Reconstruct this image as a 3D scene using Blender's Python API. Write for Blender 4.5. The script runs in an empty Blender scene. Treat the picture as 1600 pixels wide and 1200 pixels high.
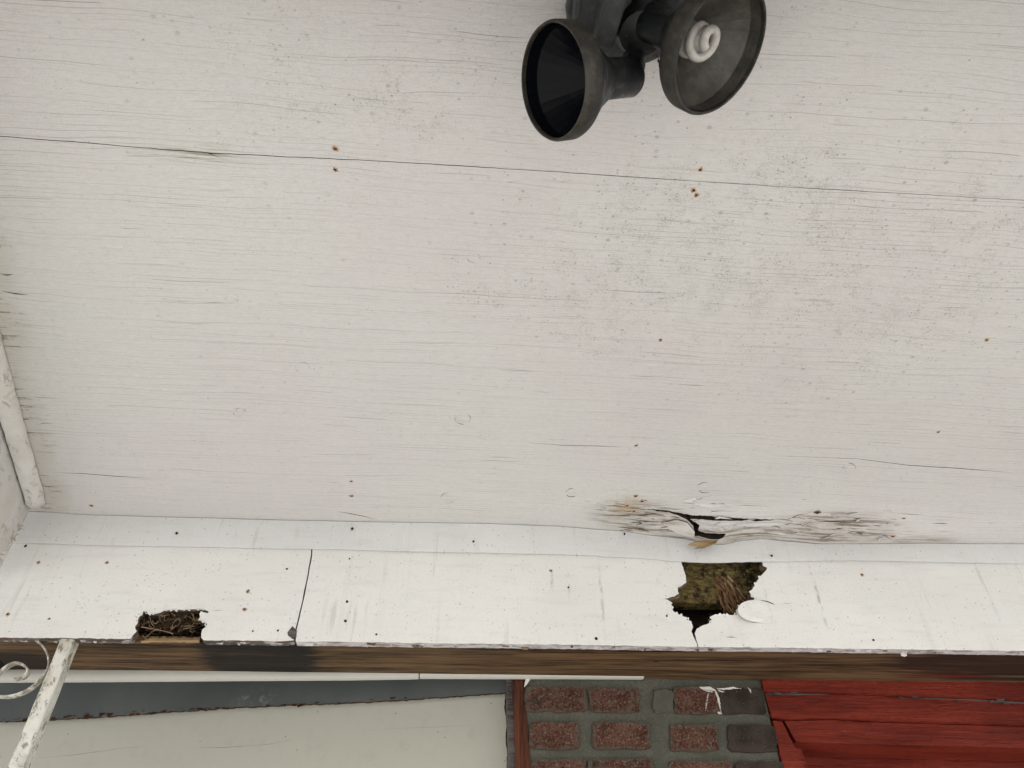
import bpy, bmesh, math, random
from mathutils import Vector, Matrix, noise as mnoise
from mathutils.geometry import delaunay_2d_cdt
random.seed(7)
R = math.radians

# ------------------------------------------------------------------ camera
FPX, PITCH, YAW, ROLL = 1200.0, R(42.7), R(2.6), R(0.0)
CAM = Vector((0.0, 0.0, 1.60))
HS = 0.95                                     # soffit height above the lens
ZS = CAM.z + HS
h_ = Vector((math.sin(YAW), math.cos(YAW), 0))
r_ = Vector((math.cos(YAW), -math.sin(YAW), 0))
D = h_ * math.cos(PITCH) + Vector((0, 0, 1)) * math.sin(PITCH)
U = -h_ * math.sin(PITCH) + Vector((0, 0, 1)) * math.cos(PITCH)
RT = r_ * math.cos(ROLL) + U * math.sin(ROLL)
U = U * math.cos(ROLL) - r_ * math.sin(ROLL)
sc = bpy.context.scene
cam_d = bpy.data.cameras.new('camera')
cam_d.sensor_width = 36.0
cam_d.lens = 36.0 * FPX / 1600.0
cam_d.clip_start, cam_d.clip_end = 0.02, 2000
cam = bpy.data.objects.new('camera', cam_d)
sc.collection.objects.link(cam)
M3 = Matrix((RT, U, -D)).transposed()
cam.matrix_world = Matrix.Translation(CAM) @ M3.to_4x4()
sc.camera = cam

# ------------------------------------------------------------------ light
SUN_EL, SUN_AZ = R(57), R(200)                # behind the photographer, high
w = bpy.data.worlds.new('World'); sc.world = w; w.use_nodes = True
wn = w.node_tree
sky = wn.nodes.new('ShaderNodeTexSky'); sky.sky_type = 'NISHITA'; sky.sun_disc = False
sky.sun_elevation, sky.sun_rotation = SUN_EL, SUN_AZ
sky.dust_density = 2.5
bg = wn.nodes['Background']; bg.inputs['Strength'].default_value = 0.15
wn.links.new(sky.outputs[0], bg.inputs[0])
sd = bpy.data.lights.new('sun', 'SUN'); sd.energy = 2.6; sd.angle = R(0.53); sd.color = (1, .95, .87)
so = bpy.data.objects.new('sun', sd); sc.collection.objects.link(so)
to_sun = Vector((math.sin(SUN_AZ) * math.cos(SUN_EL), math.cos(SUN_AZ) * math.cos(SUN_EL), math.sin(SUN_EL)))
so.rotation_euler = to_sun.to_track_quat('Z', 'Y').to_euler()
so.location = to_sun * 20
sc.view_settings.view_transform = 'Standard'
sc.view_settings.look = 'None'
sc.view_settings.exposure = 1.53
sc.view_settings.gamma = 1.0
sc.cycles.max_bounces = 4
sc.cycles.diffuse_bounces = 2
sc.cycles.use_adaptive_sampling = True
sc.cycles.adaptive_threshold = .02
sc.cycles.use_denoising = True
sc.cycles.glossy_bounces = 2

# ------------------------------------------------------------------ geometry helpers
def ray(x, y):
    return D + RT * ((x - 800) / FPX) - U * ((y - 600) / FPX)
def on(x, y, p, n):                           # where the sight line meets a real plane
    d = ray(x, y)
    return CAM + d * ((p - CAM).dot(n) / d.dot(n))
NZ, NY = Vector((0, 0, 1)), Vector((0, 1, 0))
def onz(x, y, z): return on(x, y, Vector((0, 0, z)), NZ)
def ony(x, y, Y): return on(x, y, Vector((0, Y, 0)), NY)
def depth(x, y, d): return CAM + ray(x, y) * d
col = sc.collection
def tag(o, label=None, cat=None, group=None, kind=None):
    for k, v in (('label', label), ('category', cat), ('group', group), ('kind', kind)):
        if v: o[k] = v
    return o
def empty(name, loc, label, cat, group=None):
    e = bpy.data.objects.new(name, None); e.location = loc; e.empty_display_size = .05
    col.objects.link(e)
    return tag(e, label, cat, group, 'thing')
def org(p):                                   # world offset of a parent chain (only translations are used)
    o = Vector((0, 0, 0))
    while p is not None:
        o += p.location; p = p.parent
    return o
def mesh(name, verts, faces, mats, parent=None, smooth=False, midx=None, split=None):
    o0 = org(parent)
    me = bpy.data.meshes.new(name)
    me.from_pydata([tuple(Vector(v) - o0) for v in verts], [], faces)
    for m in (mats if isinstance(mats, (list, tuple)) else [mats]): me.materials.append(m)
    if midx: me.polygons.foreach_set('material_index', midx)
    bm = bmesh.new(); bm.from_mesh(me)
    bmesh.ops.recalc_face_normals(bm, faces=bm.faces)
    bm.to_mesh(me); bm.free()
    if smooth:
        me.polygons.foreach_set('use_smooth', [True] * len(me.polygons))
        if split: me.set_sharp_from_angle(angle=R(split))
    o = bpy.data.objects.new(name, me); col.objects.link(o)
    o.parent = parent
    return o
def bevel(o, wd, seg=2):
    bm = bmesh.new(); bm.from_mesh(o.data)
    bmesh.ops.bevel(bm, geom=[e for e in bm.edges if e.calc_face_angle(0) > .5], offset=wd, segments=seg, affect='EDGES', profile=.6)
    bm.to_mesh(o.data); bm.free()
    return o
def rough(pts, step, amp, closed=True, seed=0):
    rng = random.Random(seed); out = []
    n = len(pts)
    for i in range(n if closed else n - 1):
        a, b = Vector(pts[i]), Vector(pts[(i + 1) % n])
        k = max(1, int((b - a).length / step))
        for j in range(k):
            p = a.lerp(b, j / k)
            out.append((p.x + rng.uniform(-amp, amp), p.y + rng.uniform(-amp, amp)))
    if not closed: out.append(tuple(pts[-1]))
    return out
def lens(pts, wd):                            # a thin crack round a polyline, pointed at both ends
    n = len(pts); up, dn = [], []
    for i, p in enumerate(pts):
        p = Vector(p); q = Vector(pts[min(i + 1, n - 1)]) - Vector(pts[max(i - 1, 0)])
        q = Vector((-q.y, q.x)).normalized()
        f = wd * (0.0 if i in (0, n - 1) else (.55 + .45 * math.sin(i * 2.3 + p.x)))
        up.append(tuple(p + q * f)); dn.append(tuple(p - q * f))
    return up + dn[-2:0:-1]
def inside(p, poly):
    x, y = p; c = False; j = len(poly) - 1
    for i in range(len(poly)):
        xi, yi = poly[i]; xj, yj = poly[j]
        if (yi > y) != (yj > y) and x < (xj - xi) * (y - yi) / (yj - yi) + xi: c = not c
        j = i
    return c
def sheet(name, outer, holes, place, thick, mats, parent, grid=None, smooth=False, side=None):
    """a board: an outline with holes in its own plane, given thickness; place(a, b, t) -> world"""
    vs, ed, fc = [], [], []
    def ccw(p):
        a = sum(p[i - 1][0] * p[i][1] - p[i][0] * p[i - 1][1] for i in range(len(p)))
        return p if a > 0 else p[::-1]
    for poly in [ccw(p) for p in [outer] + holes]:
        b0 = len(vs); vs += [Vector(p) for p in poly]
        fc.append(list(range(b0, len(vs))))
    if grid:
        xs = [p[0] for p in outer]; ys = [p[1] for p in outer]
        nx, ny = max(1, int((max(xs) - min(xs)) / grid)), max(1, int((max(ys) - min(ys)) / grid))
        for i in range(1, nx):
            for j in range(1, ny):
                p = (min(xs) + (max(xs) - min(xs)) * i / nx, min(ys) + (max(ys) - min(ys)) * j / ny)
                if inside(p, outer): vs.append(Vector(p))
    ov, oe, of, _, _, ofo = delaunay_2d_cdt(vs, ed, fc, 0, 1e-6)
    faces = [f for f, o in zip(of, ofo) if o == [0] or (0 in o and len(o) == 1)]
    cnt = {}
    for f in faces:
        for i in range(len(f)):
            e = (f[i], f[(i + 1) % len(f)]); cnt[e] = 1
    n = len(ov)
    V = [place(v.x, v.y, 0.0) for v in ov] + [place(v.x, v.y, thick) for v in ov]
    F = list(faces) + [[i + n for i in reversed(f)] for f in faces]
    mi = [0] * (2 * len(faces))
    for a, b in cnt:
        if (b, a) not in cnt:
            F.append([b, a, a + n, b + n]); mi.append((side((ov[a] + ov[b]) / 2) if side else 1) if len(mats) > 1 else 0)
    used = sorted({i for f in F for i in f}); ren = {k: i for i, k in enumerate(used)}
    return mesh(name, [V[i] for i in used], [[ren[i] for i in f] for f in F], mats, parent, smooth, mi, 30 if smooth else None)
def boxv(c, x, y, z, name, mat, parent, bev=.0015):
    """box from a corner-centre and three half-axis vectors"""
    V = [c + x * i + y * j + z * k for i in (-1, 1) for j in (-1, 1) for k in (-1, 1)]
    F = [(0, 1, 3, 2), (4, 6, 7, 5), (0, 4, 5, 1), (2, 3, 7, 6), (0, 2, 6, 4), (1, 5, 7, 3)]
    o = mesh(name, V, F, mat, parent)
    if bev: bevel(o, bev)
    return o
def frame_of(axis):
    a = axis.normalized(); t = Vector((0, 0, 1)) if abs(a.z) < .9 else Vector((1, 0, 0))
    x = a.cross(t).normalized()
    return x, a.cross(x), a
def lathe(name, c, axis, prof, mat, parent, seg=64, wob=0, midx=None, split=35, caps=(True, True)):
    x, y, a = frame_of(axis); V, F, mi = [], [], []
    for (rr, hh) in prof:
        for i in range(seg):
            t = 2 * math.pi * i / seg
            q = rr * (1 + wob * math.sin(3 * t + hh * 40))
            V.append(c + x * (q * math.cos(t)) + y * (q * math.sin(t)) + a * hh)
    for k in range(len(prof) - 1):
        for i in range(seg):
            j = (i + 1) % seg
            F.append((k * seg + i, k * seg + j, (k + 1) * seg + j, (k + 1) * seg + i))
            mi.append(midx[k] if midx else 0)
    for k, cp in ((0, caps[0]), (len(prof) - 1, caps[1])):
        if cp and prof[k][0] > 0: F.append([k * seg + i for i in range(seg)]); mi.append(midx[min(k, len(prof) - 2)] if midx else 0)
    return mesh(name, V, F, mat, parent, True, mi, split)
def tube(name, pts, rad, mat, parent, seg=10, flat=None):
    """sweep; flat=(half width vector, half thickness) makes a flat bar instead of a round one"""
    V, F = [], []; n = len(pts); prev = None
    for i, p in enumerate(pts):
        d = (pts[min(i + 1, n - 1)] - pts[max(i - 1, 0)]).normalized()
        if flat:
            wv, th = flat; nrm = d.cross(wv).normalized()
            ring = [p + wv * sx + nrm * (th * sy) for sx, sy in ((-1, -.7), (-.7, -1), (.7, -1), (1, -.7), (1, .7), (.7, 1), (-.7, 1), (-1, .7))]
        else:
            if prev is None: prev, _, _ = frame_of(d)
            x = (prev - d * prev.dot(d)).normalized(); prev = x; y = d.cross(x)
            rr = rad(i / (n - 1)) if callable(rad) else rad
            ring = [p + x * (rr * math.cos(2 * math.pi * k / seg)) + y * (rr * math.sin(2 * math.pi * k / seg)) for k in range(seg)]
        V += ring
    m = len(ring)
    for i in range(n - 1):
        for k in range(m):
            F.append((i * m + k, i * m + (k + 1) % m, (i + 1) * m + (k + 1) % m, (i + 1) * m + k))
    F.append(list(range(m))); F.append(list(range((n - 1) * m, n * m)))
    return mesh(name, V, F, mat, parent, True, None, 40)

# ------------------------------------------------------------------ material helpers
class NT:
    def __init__(s, name, rough=.55, spec=.3):
        s.m = bpy.data.materials.new(name); s.m.use_nodes = True
        s.t = s.m.node_tree; s.b = s.t.nodes['Principled BSDF']
        s.b.inputs['Roughness'].default_value = rough
        s.b.inputs['Specular IOR Level'].default_value = spec
        s.pos = s.t.nodes.new('ShaderNodeNewGeometry').outputs['Position']
        s.h = None
    def put(s, sock, v):
        if hasattr(v, 'links') or isinstance(v, bpy.types.NodeSocket): s.t.links.new(v, sock)
        elif isinstance(v, (tuple, list)) and len(v) == 3 and sock.type == 'RGBA': sock.default_value = (*v, 1)
        else: sock.default_value = v
    def math(s, op, a, b=0.0, c=0.0, clamp=False):
        n = s.t.nodes.new('ShaderNodeMath'); n.operation = op; n.use_clamp = clamp
        for i, v in enumerate((a, b, c)): s.put(n.inputs[i], v)
        return n.outputs[0]
    def mul(s, *a):
        o = a[0]
        for b in a[1:]: o = s.math('MULTIPLY', o, b)
        return o
    def mx(s, *a):
        o = a[0]
        for b in a[1:]: o = s.math('MAXIMUM', o, b)
        return o
    def mix(s, f, a, b):
        n = s.t.nodes.new('ShaderNodeMix'); n.data_type = 'RGBA'
        s.put(n.inputs[0], f); s.put(n.inputs[6], a); s.put(n.inputs[7], b)
        return n.outputs[2]
    def map(s, scale=(1, 1, 1), loc=(0, 0, 0), rot=(0, 0, 0), vec=None):
        n = s.t.nodes.new('ShaderNodeMapping')
        s.put(n.inputs[0], vec or s.pos); n.inputs['Scale'].default_value = scale
        n.inputs['Location'].default_value = loc; n.inputs['Rotation'].default_value = rot
        return n.outputs[0]
    def noise(s, vec=None, scale=1, detail=3, rough=.55, dist=0, off=0):
        n = s.t.nodes.new('ShaderNodeTexNoise')
        v = vec or s.pos
        if off: v = s.map(loc=(off, off * .7, off * 1.3), vec=v)
        s.put(n.inputs['Vector'], v)
        n.inputs['Scale'].default_value = scale; n.inputs['Detail'].default_value = detail
        n.inputs['Roughness'].default_value = rough; n.inputs['Distortion'].default_value = dist
        return n.outputs[0]
    def ramp(s, v, lo, hi, a=0.0, b=1.0):
        n = s.t.nodes.new('ShaderNodeMapRange'); n.interpolation_type = 'SMOOTHSTEP'
        s.put(n.inputs[0], v)
        for i, x in enumerate((lo, hi, a, b)): n.inputs[1 + i].default_value = x
        return n.outputs[0]
    def vor(s, vec, scale, rnd=1, flat=False):
        n = s.t.nodes.new('ShaderNodeTexVoronoi')
        if flat: n.voronoi_dimensions = '2D'
        s.put(n.inputs['Vector'], vec)
        n.inputs['Scale'].default_value = scale; n.inputs['Randomness'].default_value = rnd
        return n.outputs['Distance'], n.outputs['Color']
    def spot(s, p, rx, ry=None, rz=None, hard=0.0):
        """1 at a place on the thing, falling to 0 at the given radii"""
        ry = ry or rx; rz = rz or rx
        m = s.t.nodes.new('ShaderNodeVectorMath'); m.operation = 'SUBTRACT'
        s.put(m.inputs[0], s.pos); m.inputs[1].default_value = p
        k = s.t.nodes.new('ShaderNodeVectorMath'); k.operation = 'MULTIPLY'
        s.put(k.inputs[0], m.outputs[0]); k.inputs[1].default_value = (1 / rx, 1 / ry, 1 / rz)
        l = s.t.nodes.new('ShaderNodeVectorMath'); l.operation = 'LENGTH'; s.put(l.inputs[0], k.outputs[0])
        return s.ramp(l.outputs['Value'], 1.0, hard)
    def bump(s, hgt, strength, dist):
        n = s.t.nodes.new('ShaderNodeBump'); n.inputs['Strength'].default_value = strength
        n.inputs['Distance'].default_value = dist; s.put(n.inputs['Height'], hgt)
        if s.h is not None: s.t.links.new(s.h, n.inputs['Normal'])
        s.h = n.outputs[0]; s.t.links.new(s.h, s.b.inputs['Normal'])
    def done(s, color, rough=None):
        s.put(s.b.inputs['Base Color'], color)
        if rough is not None: s.put(s.b.inputs['Roughness'], rough)
        return s.m
    def rnd(s):
        return s.t.nodes.new('ShaderNodeObjectInfo').outputs['Random']

# ------------------------------------------------------------------ key planes
F = onz(800, 822, ZS).y                        # face of the fascia
pl, pr = ony(0, 996, F), ony(1600, 1017, F)
SL = (pr.z - pl.z) / (pr.x - pl.x)             # the beam is not quite level
Z0 = pl.z - SL * pl.x
TH = .021                                      # fascia board thickness
ZB0 = Z0 + .002
def level(z): return Vector((0, 0, z)), Vector((-SL, 0, 1)).normalized()
def onl(x, y, z): return on(x, y, *level(z))
Y2 = onl(900, 1060, ZB0).y                     # back of the beam = face of the brick wall
def zb(x): return ZB0 + SL * x
print('F', F, 'Y2', Y2, 'zb', ZB0, 'SL', SL)

# ------------------------------------------------------------------ materials
def sepxyz(n, v):
    q = n.t.nodes.new('ShaderNodeSeparateXYZ'); n.put(q.inputs[0], v); return q.outputs
def comb(n, x, y, z=0.0):
    q = n.t.nodes.new('ShaderNodeCombineXYZ')
    for i, v in enumerate((x, y, z)): n.put(q.inputs[i], v)
    return q.outputs[0]
def checks(n, X, Yw, freq, seed, length, width, lo, hi):
    """drying checks: long hairlines along the grain, each broken and shaded on its own"""
    t = n.math('MULTIPLY_ADD', Yw, freq, seed * 3.7)
    idn = n.math('FLOOR', t); fr = n.math('FRACT', t)
    wn_ = n.t.nodes.new('ShaderNodeTexWhiteNoise'); wn_.noise_dimensions = '1D'; n.put(wn_.inputs['W'], idn)
    rv = wn_.outputs['Value']
    cen = n.math('MULTIPLY_ADD', rv, .7, .15)
    pr_ = n.noise(comb(n, n.mul(X, length), n.math('MULTIPLY', idn, 7.31), seed), 1, 2, .6)
    on_ = n.ramp(pr_, lo, hi)
    d = n.math('ABSOLUTE', n.math('SUBTRACT', fr, cen))
    ln_ = n.ramp(d, width * freq, width * freq * .35)
    return n.mul(ln_, on_, n.math('MULTIPLY_ADD', rv, .75, .35))

def paint_soffit():
    n = NT('soffit_paint', .5, .3)
    sa, sb = onz(0, 213, ZS), onz(1600, 313, ZS)
    ang = math.atan2(sb.y - sa.y, sb.x - sa.x)
    g = n.map(rot=(0, 0, -ang))
    X, Y, _ = sepxyz(n, g)
    wav = n.noise(n.map(scale=(2.0, 5, 1), vec=g), 1, 3, .55)
    Yw = n.math('MULTIPLY_ADD', wav, .048, Y)
    l1 = checks(n, X, Yw, 118, 1, 5.0, .0005, .38, .58)
    l2 = checks(n, X, Yw, 43, 2, 5.0, .0006, .52, .60)
    big = n.noise(None, 2.4, 2, .6)
    lines = n.mul(n.mx(n.mul(l1, .7), l2), n.ramp(big, .30, .60, .5, 1.0))
    # mildew: soft smudges and specks, denser near the lamp and to the right of it
    c1 = onz(1090, 380, ZS); c3 = onz(1350, 440, ZS); c4 = onz(640, 130, ZS)
    zone = n.mx(n.mul(n.spot(c1, .85, .55, 1), .95), n.mul(n.spot(c3, .9, .65, 1), .9), n.mul(n.spot(c4, .8, .3, 1), .7), .34)
    clus = n.noise(None, 30, 4, .75, off=2)
    fine = n.noise(None, 380, 2, .7, off=4)
    wide = n.noise(None, 7, 2, .6, off=14)
    amt = n.math('ADD', n.math('MULTIPLY_ADD', clus, .40, n.mul(zone, .15)), n.mul(wide, .16))
    sv = n.math('ADD', n.mul(fine, .62), amt)
    smud = n.mx(n.ramp(sv, .755, .86), n.mul(n.ramp(amt, .36, .48), .10))
    d, cc = n.vor(n.map(scale=(1, 1.2, 1)), 44, flat=True)
    gate = n.t.nodes.new('ShaderNodeSeparateColor'); n.put(gate.inputs[0], cc)
    dr = n.math('MULTIPLY_ADD', gate.outputs[1], .13, .05)
    dots = n.mul(n.ramp(n.math('DIVIDE', n.math('ADD', d, n.mul(fine, .06)), dr), 1.4, .6), n.ramp(gate.outputs[0], .62, .68), n.ramp(gate.outputs[2], 0, 1, .15, .9), n.ramp(zone, .15, .75, .25, 1))
    d2, cc2 = n.vor(n.map(scale=(1, 1.15, 1)), 120, flat=True)
    gate2 = n.t.nodes.new('ShaderNodeSeparateColor'); n.put(gate2.inputs[0], cc2)
    sel = n.math('ADD', gate2.outputs[0], n.math('MULTIPLY_ADD', amt, 2.2, -.98))
    dots2 = n.mul(n.ramp(d2, .24, .08), n.ramp(sel, .72, .86), n.ramp(gate2.outputs[1], 0, 1, .25, 1))
    tone = n.noise(None, 1.7, 3, .6, off=6)
    base = n.mix(n.ramp(tone, .35, .65), (.625, .602, .588), (.645, .640, .608))
    grain = n.noise(n.map(scale=(9, 150, 1), vec=g), 1, 4, .65, off=1)
    base = n.mix(n.mul(n.ramp(grain, .50, .75), .10), base, (.50, .48, .45))
    micro = n.noise(n.map(scale=(70, 520, 1), vec=g), 1, 2, .7, off=51)
    grit = n.noise(None, 620, 1, .5, off=53)
    base = n.mix(n.mul(n.ramp(n.math('MULTIPLY_ADD', grit, .45, n.mul(micro, .55)), .40, .68), .30), base, (.36, .34, .31))
    colr = n.mix(n.mul(lines, .9), base, (.17, .15, .125))
    colr = n.mix(n.mul(smud, .52), colr, (.25, .25, .205))
    colr = n.mix(n.mul(dots, .55), colr, (.2, .2, .17))
    colr = n.mix(n.mul(dots2, .7), colr, (.16, .155, .125))
    # rot and rust round the break, dirt along the end moulding
    rot = n.mx(n.spot(onz(995, 804, ZS), .16, .085, 1), n.mul(n.spot(onz(1130, 828, ZS), .30, .09, 1), .95), n.spot(onz(1300, 818, ZS), .23, .085, 1), n.mul(n.spot(onz(1430, 840, ZS), .16, .06, 1), .8))
    rotg = n.mul(n.ramp(rot, .05, .8), n.ramp(grain, .47, .60))
    colr = n.mix(n.mul(rotg, .9), colr, (.10, .075, .055))
    colr = n.mix(n.mul(rot, n.ramp(clus, .30, .62, .35, 1.0), .62), colr, (.31, .27, .215))
    colr = n.mix(n.mul(n.spot(onz(975, 788, ZS), .07, .05, 1), n.ramp(clus, .35, .6), .7), colr, (.40, .29, .15))
    e0 = onz(70, 780, ZS); e1 = onz(0, 500, ZS); ev = (e1 - e0).normalized()
    px_, py_, _ = sepxyz(n, n.pos)
    de = n.math('ADD', n.mul(n.math('SUBTRACT', px_, e0.x), -ev.y), n.mul(n.math('SUBTRACT', py_, e0.y), ev.x))
    de = n.math('ABSOLUTE', de)
    edge = n.ramp(n.math('ADD', de, n.mul(n.math('SUBTRACT', wide, .5), .12)), .06, .0)
    colr = n.mix(n.mul(edge, n.ramp(n.math('ADD', grain, n.mul(n.math('SUBTRACT', clus, .5), .6)), .57, .66), .85), colr, (.12, .085, .055))
    colr = n.mix(n.mul(edge, .30), colr, (.40, .34, .25))
    sm = n.mul(n.spot(onz(310, 240, ZS), .12, .020, 1), n.ramp(grain, .42, .6))
    colr = n.mix(n.mul(sm, .75), colr, (.2, .18, .12))
    rz = n.mx(n.spot(onz(820, 20, ZS), .6, .14, 1), .25)
    ht = n.mul(n.noise(n.map(scale=(9, 95, 2), vec=g), 1, 3, .7, off=1), rz, 2.6)
    n.bump(ht, .9, .0022)
    return n.done(colr)

RUST = [(524, 232), (524, 265), (1094, 265), (1084, 297), (1088, 305), (1032, 531), (1542, 531), (994, 696), (1466, 675), (549, 752),
        (549, 775), (993, 775), (1003, 783), (980, 790), (990, 799), (1412, 810), (1395, 838), (143, 790)]
FNAIL = [(60, 879, 1), (167, 879, 1), (12, 960, 1), (77, 967, 1), (387, 924, 1), (382, 952, 1), (448, 889, 0), (546, 873, 0), (542, 940, 2), (540, 970, 2),
         (395, 986, 0), (434, 985, 0), (588, 991, 0), (772, 995, 0), (861, 892, 1), (888, 918, 0), (932, 998, 2), (1347, 898, 1), (1365, 1000, 0), (1042, 962, 0)]

def paint_fascia(name='fascia_paint', tint=(.81, .803, .762)):
    n = NT(name, .45, .35)
    tone = n.noise(n.map(scale=(1, 1, 1)), 4, 3, .55)
    base = n.mix(n.ramp(tone, .35, .65), tint, tuple(c * .95 for c in tint))
    base = n.mix(n.mul(n.ramp(n.noise(n.map(scale=(30, 30, 1.5)), 1, 3, .6, off=3), .6, .78), .22), base, (.50, .49, .43))
    fx_, _, fz_ = sepxyz(n, n.pos)
    d, cc = n.vor(comb(n, fx_, fz_), 75, flat=True)
    g = n.t.nodes.new('ShaderNodeSeparateColor'); n.put(g.inputs[0], cc)
    dots = n.mul(n.ramp(d, .15, .05), n.ramp(n.math('MULTIPLY_ADD', n.noise(None, 9, 3, .7, off=31), .9, g.outputs[0]), 1.24, 1.34), n.ramp(g.outputs[1], 0, 1, .1, .9))
    zone = n.mx(n.spot(ony(260, 905, F), .16, 1, .06), n.mul(n.spot(ony(150, 940, F), .12, 1, .05), .7), .4)
    sp = n.mul(n.ramp(n.noise(n.map(scale=(1, 1, .8)), 300, 2, .65, off=2), .62, .68), n.ramp(n.noise(None, 30, 3, .6, off=7), .42, .58), zone)
    colr = n.mix(n.mul(sp, .8), base, (.22, .21, .18))
    colr = n.mix(n.mul(dots, .65), colr, (.12, .10, .07))
    # drip marks running down from the moulding
    for (x, y, x2, y2, a) in ((934, 870, 946, 1001, .5), (1257, 873, 1301, 998, .6), (861, 885, 864, 925, .5), (1180, 880, 1215, 985, .25), (885, 890, 892, 940, .3), (1090, 890, 1094, 905, .3)):
        p = ony((x + x2) / 2, (y + y2) / 2, F); q = ony(x, y, F) - ony(x2, y2, F)
        sp_ = n.mul(n.spot(p, .006, 1, abs(q.z) * .6), n.ramp(n.noise(n.map(scale=(160, 1, 60)), 1, 2, .6), .38, .60), min(1, a * 1.3))
        colr = n.mix(sp_, colr, (.36, .35, .29))
    # grime where the boards meet the rotten openings
    gr = n.mx(n.spot(ony(1115, 925, F), .17, 1, .13), n.mul(n.spot(ony(265, 985, F), .12, 1, .06), .8))
    colr = n.mix(n.mul(gr, n.ramp(n.noise(None, 60, 4, .7, off=11), .52, .72), .35), colr, (.33, .30, .22))
    colr = n.mix(n.mul(n.ramp(n.noise(None, 420, 2, .7, off=61), .50, .72), .22), colr, (.52, .50, .45))
    tp = n.mul(n.ramp(n.noise(n.map(scale=(9, 1, 60)), 1, 4, .65, off=5), .5, .7), .18)
    colr = n.mix(tp, colr, (.52, .51, .47))
    run = n.mul(n.ramp(n.noise(n.map(scale=(55, 1, 4)), 1, 3, .7, off=41), .56, .72), n.ramp(n.noise(None, 5, 2, .6, off=43), .45, .62), .38)
    colr = n.mix(run, colr, (.45, .43, .36))
    n.bump(n.noise(n.map(scale=(1, 1, .35)), 160, 3, .6, off=4), .18, .0012)
    n.bump(n.noise(None, 14, 3, .5, off=2), .3, .004)
    n.bump(n.mul(dots, -1.0), .5, .001)
    return n.done(colr, n.ramp(n.noise(None, 30, 2, off=1), .3, .7, .36, .55))

def wood(name, dark, light, sx=3.0, sy=60.0, sz=60.0, masks=(), rgh=.75, bumpd=.0025, peel=None):
    n = NT(name, rgh, .2)
    gr = n.noise(n.map(scale=(sx, sy, sz)), 1, 5, .68, dist=.35)
    gr2 = n.noise(n.map(scale=(sx * 3, sy * 6, sz * 6)), 1, 3, .65, off=3)
    t = n.math('ADD', n.mul(gr, .62), n.mul(gr2, .38))
    colr = n.mix(n.ramp(t, .36, .62), dark, light)
    mn = n.mul(n.math('SUBTRACT', n.noise(n.map(scale=(3.0, 42, 42)), 1, 5, .7, off=6), .5), 3.2) if masks else 0
    for (p, rr, c, a) in masks:
        colr = n.mix(n.mul(n.ramp(n.math('ADD', n.spot(p, *rr), mn), .10, .75), n.ramp(n.math('ADD', n.spot(p, *rr), n.mul(mn, .35)), .0, .8), n.ramp(gr, .45, .75, 1.0, .75), a), colr, c)
    if peel:
        pm = n.ramp(n.noise(n.map(scale=(26, 60, 60)), 1, 4, .7, off=9), *peel[1])
        colr = n.mix(pm, colr, peel[0])
    n.bump(t, .7, bumpd)
    return n.done(colr)

M = {}
M['soffit'] = paint_soffit()
M['fascia'] = paint_fascia()
M['crown'] = paint_fascia('crown_paint', (.765, .76, .745))
M['rawedge'] = wood('weathered_broken_wood', (.05, .032, .02), (.22, .155, .10), 12, 90, 90)
M['edge_grey'] = wood('peeling_board_edge', (.16, .13, .105), (.40, .37, .35), 8, 200, 200, peel=((.58, .56, .555), (.38, .56)))
M['edge_dark'] = wood('rotten_board_edge', (.03, .022, .016), (.17, .14, .12), 14, 200, 200, peel=((.45, .43, .41), (.52, .62)))
M['beam'] = wood('bare_beam_wood', (.010, .0055, .003), (.15, .088, .042), 3.4, 60, 60, masks=(
    (onl(405, 1025, ZB0), (.17, .20, .3, .45), (.010, .009, .008), .97),
    (onl(1560, 1035, ZB0), (.32, .12, .3, .4), (.025, .012, .008), .93),
    (onl(20, 1035, ZB0), (.14, .08, .2, .4), (.015, .011, .009), .9),
    (onl(620, 1015, ZB0), (.28, .05, .2), (.09, .055, .03), .5),
    (onl(1150, 1015, ZB0), (.30, .03, .2), (.11, .09, .03), .5),
    (onl(1480, 1056, ZB0), (.24, .014, .2), (.12, .014, .01), .9),
    (onl(1025, 1034, ZB0), (.012, .006, .2), (.02, .012, .01), .9)))
M['palewood'] = wood('fresh_torn_wood', (.22, .13, .06), (.50, .36, .19), 6, 80, 80)
M['moss'] = None
def mossy():
    n = NT('mossy_old_board', .85, .15)
    gr = n.noise(n.map(scale=(34, 60, 110)), 1, 5, .72)
    colr = n.mix(n.ramp(gr, .35, .65), (.055, .040, .016), (.22, .165, .06))
    colr = n.mix(n.ramp(n.noise(None, 45, 4, .7, off=3), .5, .62), colr, (.025, .018, .010))
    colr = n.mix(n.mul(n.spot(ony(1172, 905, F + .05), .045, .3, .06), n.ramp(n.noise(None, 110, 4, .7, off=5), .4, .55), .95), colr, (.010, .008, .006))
    colr = n.mix(n.ramp(n.noise(None, 90, 3, .6, off=8), .6, .7), colr, (.26, .20, .07))
    n.bump(gr, .8, .003)
    return n.done(colr)
M['moss'] = mossy()
M['fibre'] = wood('splintered_fibres', (.05, .026, .014), (.30, .17, .085), 160, 12, 12, bumpd=.004)
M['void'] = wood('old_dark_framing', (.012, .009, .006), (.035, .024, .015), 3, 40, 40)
M['jamb'] = wood('red_brown_jamb_wood', (.035, .012, .008), (.12, .042, .022), 90, 60, 3)

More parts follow.
